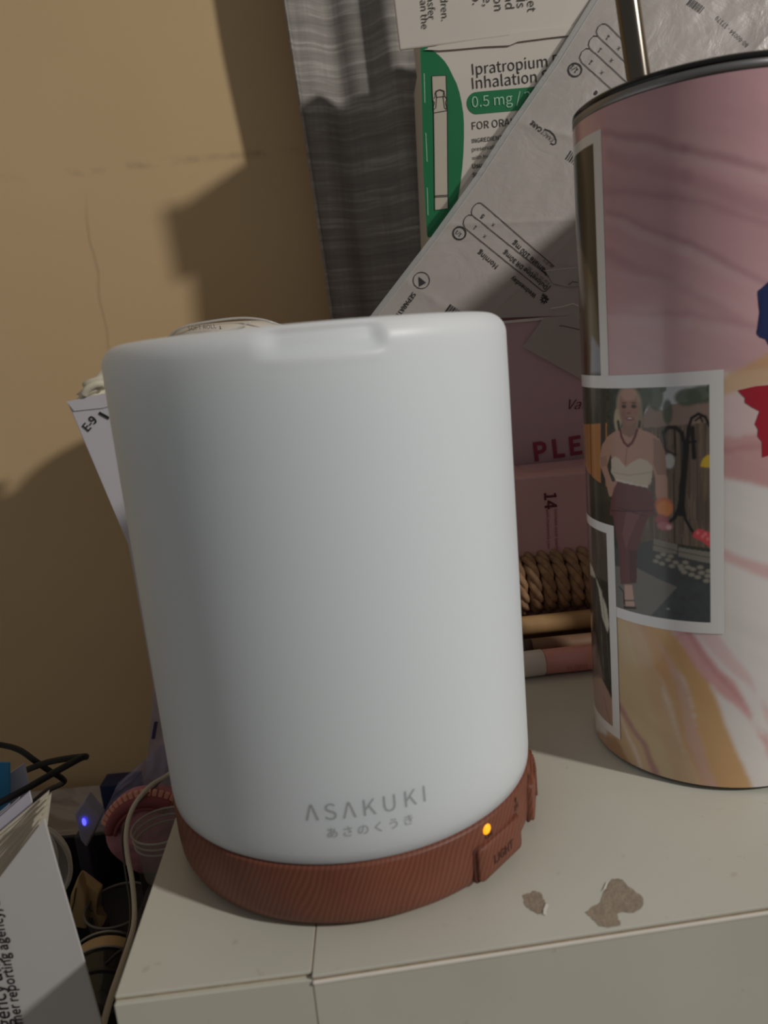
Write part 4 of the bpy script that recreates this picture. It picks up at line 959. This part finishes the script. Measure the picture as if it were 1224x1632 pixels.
def jar():
    M_g = mat('dark_glass', rgb(60, 60, 54), 0.15, alpha=0.75); M_m = mat('jar_ring', rgb(150, 150, 146), 0.3, metal=0.8); M_a = mat('amber_packet', rgb(208, 176, 124), 0.5, 0.12, 40); M_d = mat('dark_pouch', rgb(44, 42, 42), 0.6, 0.1, 30)
    R = 0.0200; zf = -0.1752; axd = Vector((-0.16, 0.97, 0.06)).normalized(); nk = at_z(163, 1486, zf + 2 * R)
    cc = nk - Vector((0, 0, R - 0.0008)); e1 = Vector((1, 0, 0)); e1 = (e1 - axd * e1.dot(axd)).normalized(); e2 = axd.cross(e1)
    root = empty('glass_jar', cc - axd * 0.03, 'smoky glass jar with a thin metal ring lying between the papers and desk', 'jar')
    def turned(name, prof, m, S=48):
        vs, fs = [], []
        for r, h in prof:
            for k in range(S): A = 2 * math.pi * k / S; vs.append(cc + axd * h + (e1 * math.cos(A) + e2 * math.sin(A)) * r)
        for i in range(len(prof) - 1):
            for k in range(S): fs.append((i * S + k, i * S + (k + 1) % S, (i + 1) * S + (k + 1) % S, (i + 1) * S + k))
        return mesh(name, vs, fs, m, root, True)
    turned('jar_body', [(0, -0.048), (R * .85, -0.048), (R * .96, -0.044), (R * .98, -0.018), (R * 0.97, -0.012), (R * 0.97, 0.0), (R * .9, 0.0), (0, -0.001)], M_g)
    for h, rr, m in ((0.0, 0.0008, M_m), (-0.0105, 0.0006, M_m), (-0.026, 0.0005, M_d)):
        tube('metal_ring', [cc + axd * h + (e1 * math.cos(a * math.pi / 24) + e2 * math.sin(a * math.pi / 24)) * (R + 0.0003) for a in range(48)], rr, m, root, 8, True)
    turned('label_band', [(R * 0.98, -0.0095), (R * 0.98, -0.002)], M_a)
    # amber heart-folded packets behind
    for (pts, Y, lab) in (([(108, 1462), (112, 1428), (124, 1398), (136, 1430), (138, 1482), (112, 1478)], 0.395, 'left tan paper packet in the black tray'), ([(124, 1398), (158, 1424), (150, 1456), (166, 1474), (150, 1492), (138, 1494), (136, 1440)], 0.400, 'right tan paper packet in the black tray')):
        P = [at(x, y, Y) for x, y in pts]; zmin = min(p.z for p in P)
        cxx = sum(p.x for p in P) / len(P)
        r = empty('paper_packet', (cxx, Y, zmin), lab, 'packet', 'tan packets in the tray')
        prism('packet_body', P, (0, 0.008, 0), M_a, r, 0.0012); q = at(pts[0][0], pts[0][1], Y); stroke('fold_line', [P[0] + (P[-2] - P[0]) * 0.1, (P[2] + P[-1]) / 2, P[2] + (P[-1] - P[2]) * 0.2], 0.0006, M_d, r, off=0.0004)
        # standing base hidden in the dark
        box('packet_base', cxx - 0.006, cxx + 0.006, Y + 0.001, Y + 0.007, -0.1765, zmin + 0.004, M_d, r)
    # dark pouch filling the tray behind
    r = empty('dark_pouch', (-0.145, 0.375, -0.177), 'black fabric pouch slumped in the tray beside the jar', 'pouch')
    bm = bmesh.new(); bmesh.ops.create_uvsphere(bm, u_segments=32, v_segments=20, radius=1.0)
    for v in bm.verts:
        p = v.co; k = 1 + 0.10 * math.sin(4 * p.x + 3 * p.z) + 0.06 * math.sin(9 * p.y + 5 * p.z); v.co = Vector((-0.1455 + p.x * 0.0165 * k, 0.372 + p.y * 0.036 * k, -0.148 + p.z * 0.0245 * k))
    from_bm('pouch_body', bm, M_d, r, True)
    tube('drawstring', smooth_path([(-0.160, 0.335, -0.128), (-0.150, 0.337, -0.122), (-0.140, 0.336, -0.126)], 6), 0.0009, M_d, r, 8)
jar()
def pink_pouch():
    M_p = mat('pink_fabric', rgb(186, 124, 134), 0.7, 0.28, 130, 0.4, 200); M_t = mat('peach_teeth', rgb(226, 158, 136), 0.5, 0.06, 60)
    c = at(246, 1322, 0.405); R = 0.0285
    root = empty('round_pink_pouch', (c.x, c.y, c.z - R), 'round pink zipped pouch with peach teeth beside the diffuser', 'pouch')
    prof = []
    for k in range(13):
        a = math.pi * (k / 12 - 0.5); prof.append((R * math.cos(a) if 0 < k < 12 else 0, 0.011 * math.sin(a)))
    vs, fs = [], []; S = 56
    for r, h in prof:
        for k in range(S): A = 2 * math.pi * k / S; vs.append(c + Vector((r * math.cos(A), h + 0.0008 * math.sin(7 * A) * (r / R), r * math.sin(A))))
    for i in range(12):
        for k in range(S): fs.append((i * S + k, i * S + (k + 1) % S, (i + 1) * S + (k + 1) % S, (i + 1) * S + k))
    mesh('pouch_body', vs, fs, M_p, root, True)
    pts = [c + Vector((math.cos(A) * (R - 0.0088), -0.0098, math.sin(A) * (R - 0.0088))) for A in [math.pi * (0.30 + 0.62 * k / 30) for k in range(31)]]
    tube('zip_tape', pts, 0.0012, mat('zip_tape', rgb(150, 78, 84), 0.7), root, 8)
    tube('zip_backing', [c + (p - c) * 1.17 + Vector((0, 0.0035, 0)) for p in pts], 0.0034, mat('zip_backing', rgb(140, 72, 76), 0.8), root, 10)
    for k in range(15):
        A = math.pi * (0.31 + 0.60 * k / 15); d = Vector((math.cos(A), 0, math.sin(A))); tn = Vector((-math.sin(A), 0, math.cos(A)))
        p = c + d * (R - 0.0075) + Vector((0, -0.0095, 0)); q = c + d * (R + 0.0008) + Vector((0, -0.0065, 0)); w_ = 0.0013
        hexa('zip_tooth', [p - tn * w_, p + tn * w_, q + tn * w_, q - tn * w_, p - tn * w_ + Vector((0, .002, 0)), p + tn * w_ + Vector((0, .002, 0)), q + tn * w_ + Vector((0, .002, 0)), q - tn * w_ + Vector((0, .002, 0))], M_t, root, 0.0004, 1)
    box('stand_base', c.x - 0.012, c.x + 0.008, c.y - 0.004, c.y + 0.004, -0.1765, c.z - R + 0.004, mat('pouch_base', rgb(60, 44, 46), 0.7), root, 0.001)
    # clear plastic tub in front
    M_c = mat('clear_plastic_tub', rgb(170, 166, 160), 0.2, alpha=0.38); M_rim = mat('clear_rim', rgb(196, 192, 186), 0.2, alpha=0.6)
    cc = at(262, 1345, 0.372)
    r2 = empty('clear_tub', (cc.x, cc.y, cc.z - 0.016), 'small clear plastic tub tucked between pink pouch and desk', 'tub')
    lathe('tub_wall', [(0, -0.018), (0.011, -0.018), (0.0135, -0.016), (0.0160, 0.010), (0.0166, 0.0115)], (cc.x + 0.001, cc.y, cc.z), M_c, r2, 40, caps=False)
    for dz, rr in ((0.0112, 0.0166), (0.0075, 0.0162), (0.004, 0.0158)):
        tube('rim', [Vector((cc.x + 0.001 + rr * math.cos(a * math.pi / 20), cc.y + rr * math.sin(a * math.pi / 20), cc.z + dz)) for a in range(40)], 0.0006, M_rim, r2, 8, True)
pink_pouch()
def clear_cup():
    M = mat('clear_cup_plastic', rgb(150, 142, 138), 0.15, alpha=0.30); MR = mat('clear_cup_rim', rgb(130, 124, 120), 0.2, alpha=0.8)
    zf = -0.1765; R = 0.019; y = 0.395; x = at(176, 1370, y).x
    r = empty('clear_cup', (x, y, zf), 'clear plastic cup leaning in the black tray under the pink pouch', 'cup')
    lathe('cup_wall', [(0, 0.0005), (R * .72, 0.0005), (R * .76, 0.002), (R, 0.036)], (x, y, zf), M, r, 48, caps=False)
    tube('rim', [Vector((x + R * math.cos(a * math.pi / 24), y + R * math.sin(a * math.pi / 24), zf + 0.036)) for a in range(48)], 0.0008, MR, r, 8, True)
    tube('foot_ring', [Vector((x + R * .74 * math.cos(a * math.pi / 24), y + R * .74 * math.sin(a * math.pi / 24), zf + 0.0018)) for a in range(48)], 0.0007, MR, r, 8, True)
clear_cup()
def plastics():
    M_pl = mat('lilac_plastic_bag', rgb(186, 178, 206), 0.3, alpha=0.62); M_ink2 = mat('bag_print', rgb(60, 56, 96), 0.6)
    root = empty('plastic_bag', (-0.165, 0.462, -0.178), 'lilac tinted plastic bag rising behind the round pink pouch', 'plastic bag')
    D = lambda x, y, Y=0.470: at(x, y, Y)
    grid_quad('bag_film', [D(150, 1330), D(300, 1330), D(300, 1150), D(190, 1245)], 40, 40, M_pl, root, 0.003, 5, ((1, 1, 0.9, 0.05, 0.003), (1, -0.5, 0.4, 0.04, 0.003)))
    grid_quad('bag_film', [D(234, 1240, .466), D(300, 1240, .466), D(300, 1080, .466), D(246, 1095, .466)], 20, 40, M_pl, root, 0.002, 15, ((1, 0.2, 0.5, 0.06, 0.002),))
    decal('printed_mark', [D(241, 1178, .461), D(246, 1150, .461), D(252, 1150, .461), D(247, 1178, .461)], M_ink2, root)
    M_n = mat('navy_card', rgb(28, 38, 84), 0.5)
    c = at(172, 1270, 0.51); r = empty('navy_box', (c.x, 0.515, -0.18), 'navy blue box standing on the side table by the wall', 'box')
    box('box_body', c.x - 0.004, c.x + 0.022, 0.508, 0.525, -0.18, at(170, 1252, 0.508).z, M_n, r, 0.0006)
    M_ch = mat('translucent_charger', rgb(176, 174, 190), 0.3, alpha=0.8); M_led = mat('blue_led', rgb(60, 60, 255), 0.4, emit=(0.06, 0.06, 1.0), estr=3.0)
    Y = 0.43; r = empty('charger', (at(138, 1310, Y).x, Y, -0.177), 'small translucent charger with a glowing blue light in the tray', 'charger')
    P = [at(x, y, Y) for x, y in ((118, 1298), (135, 1273), (160, 1305), (138, 1352), (128, 1340))]
    prism('charger_body', P, (0, 0.010, 0), M_ch, r, 0.0012); c = at(134, 1310, Y - 0.0012)
    mesh('blue_light', [c + Vector((0.0013 * math.cos(k * .524), 0, 0.0026 * math.sin(k * .524))) for k in range(12)] + [c + Vector((0, -0.0008, 0))], [(k, (k + 1) % 12, 12) for k in range(12)], M_led, r)['label'] = 'glowing blue light'
    box('plug_stem', P[3].x - 0.007, P[3].x + 0.001, Y + 0.001, Y + 0.009, -0.1765, P[3].z + 0.008, mat('charger_stem', rgb(60, 58, 70), 0.6), r, 0.001)
    # two frosted lids standing behind the letter
    M_l = mat('frosted_lid', rgb(176, 172, 170), 0.35, alpha=0.7); M_lr = mat('lid_rim', rgb(206, 202, 196), 0.3)
    for (px, py, Y, R, lab) in ((38, 1368, 0.262, 0.0120, 'smaller frosted plastic dish standing behind the printed letter'), (52, 1378, 0.276, 0.0150, 'larger frosted plastic dish standing behind the printed letter')):
        c = at(px, py, Y); r = empty('plastic_dish', (c.x, c.y, c.z - R), lab, 'dish', 'frosted dishes behind the letter')
        ring = [c + Vector((R * math.cos(a * math.pi / 24), 0, R * 1.15 * math.sin(a * math.pi / 24))) for a in range(48)]
        mesh('lid_disc', ring + [c + Vector((0, 0.002, 0))], [(a, (a + 1) % 48, 48) for a in range(48)], M_l, r, True); tube('lid_rim', ring, 0.0009, M_lr, r, 8, True); tube('lid_rim', [p + Vector((0, 0.003, 0)) + (c - p) * 0.07 for p in ring], 0.0006, M_lr, r, 8, True)
plastics()
def papers():
    M_pp = mat('off_white_paper', rgb(214, 206, 188), 0.7, 0.04, 30); M_pc = mat('bluish_paper', rgb(196, 194, 208), 0.7, 0.03, 30); M_letter = mat('letter_paper', rgb(204, 202, 200), 0.7, 0.02, 20)
    root = empty('paper_stack', (-0.17, 0.225, -0.18), 'fanned stack of cream papers leaning behind the printed letter', 'papers')
    rr = random.Random(5)
    for k in range(12):
        f = k / 11; Y = 0.212 + 0.0016 * k
        tr = at(66 + 16 * f - (k % 2) * 5, 1312 - 52 * f + rr.uniform(-2, 2), Y); l = at(0, 1398 - 70 * f + rr.uniform(-3, 3), Y); d = (l - tr)
        tl = tr + d * 2.0; br = Vector((at(90 + 30 * f * 0, 1400, Y).x, Y, 0)); br = tr + Vector((-0.030, 0, -0.10)); bl = tl + Vector((-0.002, 0, -0.06))
        prism('paper_sheet', [tr, br, bl, tl], (0, 0.0009, 0), M_pp, root)
    for k in range(3):
        Y = 0.2325 + 0.002 * k; tr = at(46 - 16 * k, 1262 + 10 * k, Y); tl = at(-90, 1380 - 5 * k, Y)
        prism('paper_sheet', [tr, tr + Vector((0.003, 0, -0.09)), tl + Vector((0, 0, -0.05)), tl], (0, 0.0009, 0), M_pc, root)
    box('stack_block', -0.235, -0.140, 0.2125, 0.240, -0.1795, -0.075, M_pp, root, 0.001)
    r = empty('printed_letter', (-0.13, 0.205, -0.18), 'grey-white letter with sideways black print in the lower left corner', 'letter')
    Y = 0.2045
    tr = at(70, 1306, Y); br = at(166, 1648, Y); tl = at(-60, 1490, Y); kx = at(0, 1398, Y); bl = at(-60, 1800, Y)
    foot = br + (br - tr) * 1.2
    prism('letter_sheet', [tr, at(88, 1372, Y), at(126, 1505, Y), br, foot, Vector((tl.x - .02, Y, foot.z)), Vector((tl.x - .02, Y, tl.z)), tl, kx], (0, 0.0008, 0), M_letter, r)
    M_i = mat('letter_ink', rgb(28, 28, 30), 0.6)
    text_px('consumer reporting agency; are s', 'sumer reporting agency', (41, 1634), (1, 1452), Y, M_i, r, bold=0.008) if False else None
    def T(body, ref, a, b): text_px(body, ref, a, b, Y, M_i, r, bold=0.01)
    T('sumer reporting agency; are s', 'sumer reporting agency', (41, 1650), (0 + 3, 1452), )
    T('g agency any', 'g agency any', (27, 1668), (-3, 1520))
papers()
def cards():
    M_blue = mat('blue_card', rgb(44, 132, 186), 0.5, 0.05, 40); M_wc = mat('pale_card', rgb(198, 196, 214), 0.6, 0.02, 30)
    Y = 0.262
    r = empty('blue_card', (at(0, 1250, Y).x, Y, -0.18), 'bright blue card at the left edge above the papers', 'card')
    prism('card_face', [at(15, 1216, Y), at(15, 1272, Y), at(10, 1480, Y), at(-60, 1500, Y), at(-60, 1214, Y)], (0, 0.0008, 0), M_blue, r)
    Y2 = 0.268; r = empty('pale_card', (at(30, 1250, Y2).x, Y2, -0.18), 'pale lilac card standing between blue card and papers', 'card')
    prism('card_face', [at(38, 1217, Y2), at(46, 1250, Y2), at(56, 1400, Y2), at(0, 1400, Y2), at(5, 1240, Y2)], (0, 0.0008, 0), M_wc, r)
cards()
def cables():
    M_k = mat('black_cable', rgb(9, 9, 11), 0.6); M_w = mat('white_cable', rgb(206, 198, 182), 0.4); M_g = mat('grey_wire', rgb(70, 66, 62), 0.5)
    A = [(-60, 1310, .250), (0, 1279, .252), (40, 1258, .254), (80, 1235, .256), (112, 1217, .26), (131, 1207, .264), (137, 1206, .270), (130, 1206, .276), (100, 1210, .280), (72, 1216, .284), (45, 1226, .288), (10, 1240, .300), (-50, 1250, .31)]
    P = smooth_path([at(*q) for q in A], 8); o = tube('black_cable', P, 0.00125, M_k, None, 10); tag(o, 'black cable doubled back in a narrow loop over the papers', 'cable')
    A = [(-60, 1180, .300), (0, 1187, .298), (30, 1195, .294), (55, 1212, .290), (78, 1228, .294), (98, 1240, .300), (100, 1248, .318), (70, 1264, .330), (30, 1300, .335)]
    o = tube('black_cable', smooth_path([at(*q) for q in A], 8), 0.0012, M_k, None, 10); tag(o, 'black cable arching in from the left edge behind the loop', 'cable')
    A = [(300, 1205, .415), (270, 1233, .405), (240, 1252, .392), (218, 1277, .380), (205, 1305, .370), (201, 1335, .360), (204, 1368, .350), (210, 1400, .340), (214, 1440, .328), (213, 1475, .312), (203, 1512, .290), (190, 1550, .262), (176, 1592, .240), (160, 1650, .215)]
    o = tube('white_cable', smooth_path([at(*q) for q in A], 8), 0.00125, M_w, None, 10); tag(o, 'white cable curving round the pink pouch and down beside the desk', 'cable')
    A = [(262, 1240, .41), (232, 1268, .396), (205, 1300, .384), (195, 1330, .372), (197, 1368, .362), (203, 1410, .348), (207, 1440, .338), (206, 1480, .32), (190, 1540, .28)]
    o = tube('thin_wire', smooth_path([at(*q) for q in A], 8), 0.0005, M_g, None, 8); tag(o, 'thin grey wire running alongside the white cable', 'cable')
cables()
